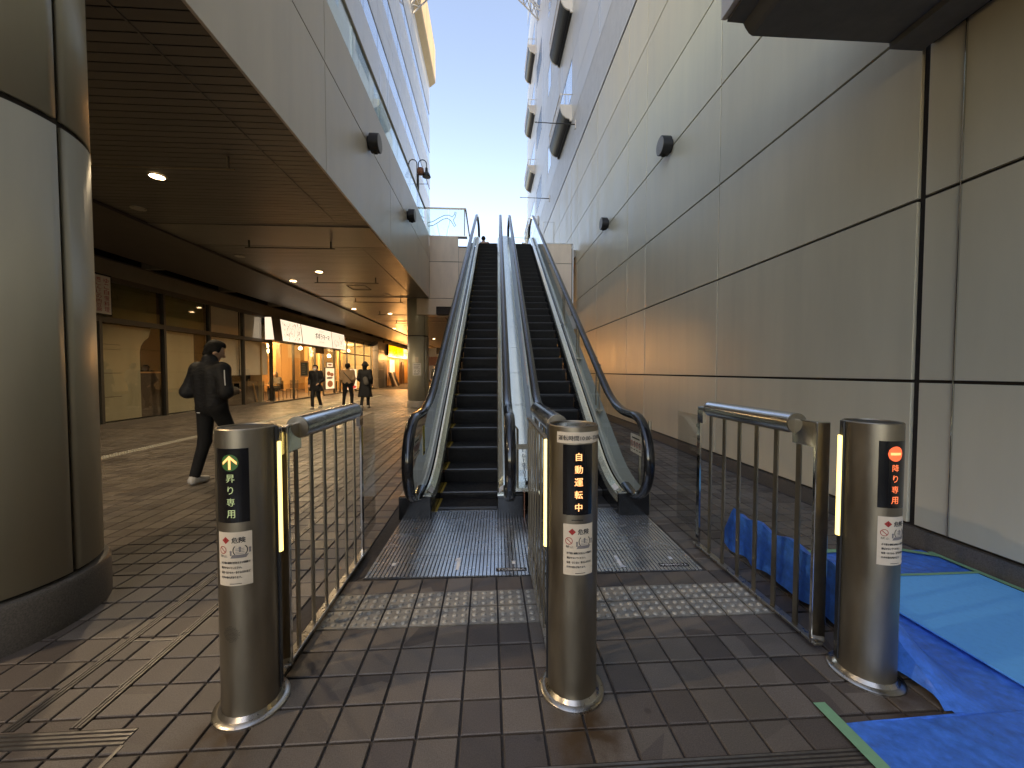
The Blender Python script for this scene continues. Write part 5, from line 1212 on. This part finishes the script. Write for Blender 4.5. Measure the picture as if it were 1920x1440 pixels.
# man in the foreground, back to the camera, looking down at something in his hands
def man_extra(rt, mk, j):
    pts = [Vector(p) for p in ((.262, -.055, 1.37), (.300, -.085, 1.26), (.325, -.10, 1.14), (.318, -.03, 1.07))]
    b = MB(); b.tube(pts, .006, 6); o = bpy.data.objects.new('sleeve_piping', b.mesh('sleeve_piping', 'mask_white')); COL.objects.link(o); o.parent = rt
    b = MB(); b.box(-.035, .035, .33, .342, 1.06, 1.20); o = bpy.data.objects.new('phone', b.mesh('phone', 'black_gloss')); COL.objects.link(o); o.parent = rt
    b = MB(); b.box(-.07, -.02, -.131, -.128, .862, .868); o = bpy.data.objects.new('hem_tag', b.mesh('hem_tag', 'mask_white')); COL.objects.link(o); o.parent = rt
person('man in black jacket and trousers with pale sneakers, seen from behind looking down', (-3.36, 4.92, 0), R(-16),
       joints(chest=(0, -.01, 1.29), neck=(0, .0, 1.475), head=(.005, .055, 1.595), face=(.62, 1, -.45), shL=(-.175, -.01, 1.375), shR=(.175, -.01, 1.375), elL=(-.285, -.06, 1.11), elR=(.285, -.06, 1.11), wrL=(-.10, .21, 1.10), wrR=(.10, .22, 1.11),
              kneeL=(-.12, .0, .50), ankleL=(-.13, -.12, .095), kneeR=(.10, .17, .53), ankleR=(.09, .24, .105)),
       dict(top='cloth_black', leg='cloth_navy', shoe='shoe_white', hair='hair_dark'), .0125, extra=man_extra, puff=.010)
person('person in black coat and white mask walking towards the camera', (-6.2, 14.35, 0), R(172), joints(kneeR=(.08, .12, .52), ankleR=(.07, .14, .09), kneeL=(-.08, -.02, .5), ankleL=(-.06, -.20, .12), elL=(-.27, -.05, 1.12), elR=(.27, -.05, 1.12), wrL=(-.22, .16, 1.0), wrR=(.2, .12, .95), head=(0, .02, 1.56), neck=(0, 0, 1.45)),
       dict(top='cloth_black', leg='cloth_black', shoe='shoe_white', hair='hair_dark', hat='cloth_black'), .022, mask=True, coat=.25, hair='short').scale = (.93, .93, .93)
def strap(rt, mk, j):
    b = MB(); b.tube([(-.17, .02, 1.45), (-.10, -.13, 1.36), (.06, -.15, 1.18), (.19, -.09, 1.0)], .013, 6); o = bpy.data.objects.new('bag_strap', b.mesh('bag_strap', 'cloth_black')); COL.objects.link(o); o.parent = rt
person('person in tan jacket with a bag strap across the back, walking away', (-5.28, 14.9, 0), R(4), joints(kneeR=(.13, .06, .5), ankleR=(.15, -.02, .09), kneeL=(-.13, .0, .5), ankleL=(-.15, -.06, .09), wrL=(-.2, .1, .95), wrR=(.2, .1, .95)), dict(top='cloth_tan', leg='cloth_navy', shoe='shoe_white', hair='hair_dark'), .022, extra=strap).scale = (.95, .95, .95)
def pack(rt, mk, j): mk('shoulder_bag', [(Vector((.08, -.17, 1.12)), Vector((.12, -.17, .98)), .09, .10, (1, .6, 1))], 'cloth_grey', .02)
person('person in long black coat and dark hat, walking away with a bag', (-4.55, 14.6, 0), R(-6), joints(kneeR=(.09, .05, .5), ankleR=(.10, .02, .09), ankleL=(-.10, -.12, .10), wrL=(-.2, .12, .98), wrR=(.22, .1, .95)), dict(top='cloth_black', leg='cloth_black', shoe='shoe_white', hair='hair_dark', hat='cloth_black'), .022, coat=.52, hat=True, extra=pack).scale = (.96, .96, .96)
person('person in pale pink jacket standing at the top of the escalator, seen from behind', (-.25, 18.6, 5.97), R(5), joints(), dict(top='cloth_pink', leg='cloth_navy', shoe='shoe_dark', hair='hair_dark'), .022)
person('dark clothed person beyond the far round column', (-3.35, 24.5, 0), R(150), joints(kneeR=(.09, .1, .52), wrL=(-.1, .2, 1.1)), dict(top='cloth_black', leg='cloth_black', shoe='shoe_dark', hair='hair_dark'), .026)
sit = dict(pelvis=(0, 0, .53), hipL=(-.09, .03, .52), hipR=(.09, .03, .52), kneeL=(-.10, .42, .52), kneeR=(.10, .42, .52), ankleL=(-.1, .42, .09), ankleR=(.1, .42, .09), chest=(0, .02, .88), neck=(0, .04, 1.07), head=(0, .06, 1.20), shL=(-.17, .03, 1.0), shR=(.17, .03, 1.0), elL=(-.22, .12, .78), elR=(.22, .12, .78), wrL=(-.10, .32, .79), wrR=(.10, .32, .79))
person('woman with long brown hair seated at a table in the restaurant window', (X - .75, 18.55, 0), R(180), sit, dict(top='cloth_grey', leg='cloth_navy', shoe='shoe_dark', hair='hair_brown'), .022, hair='long')
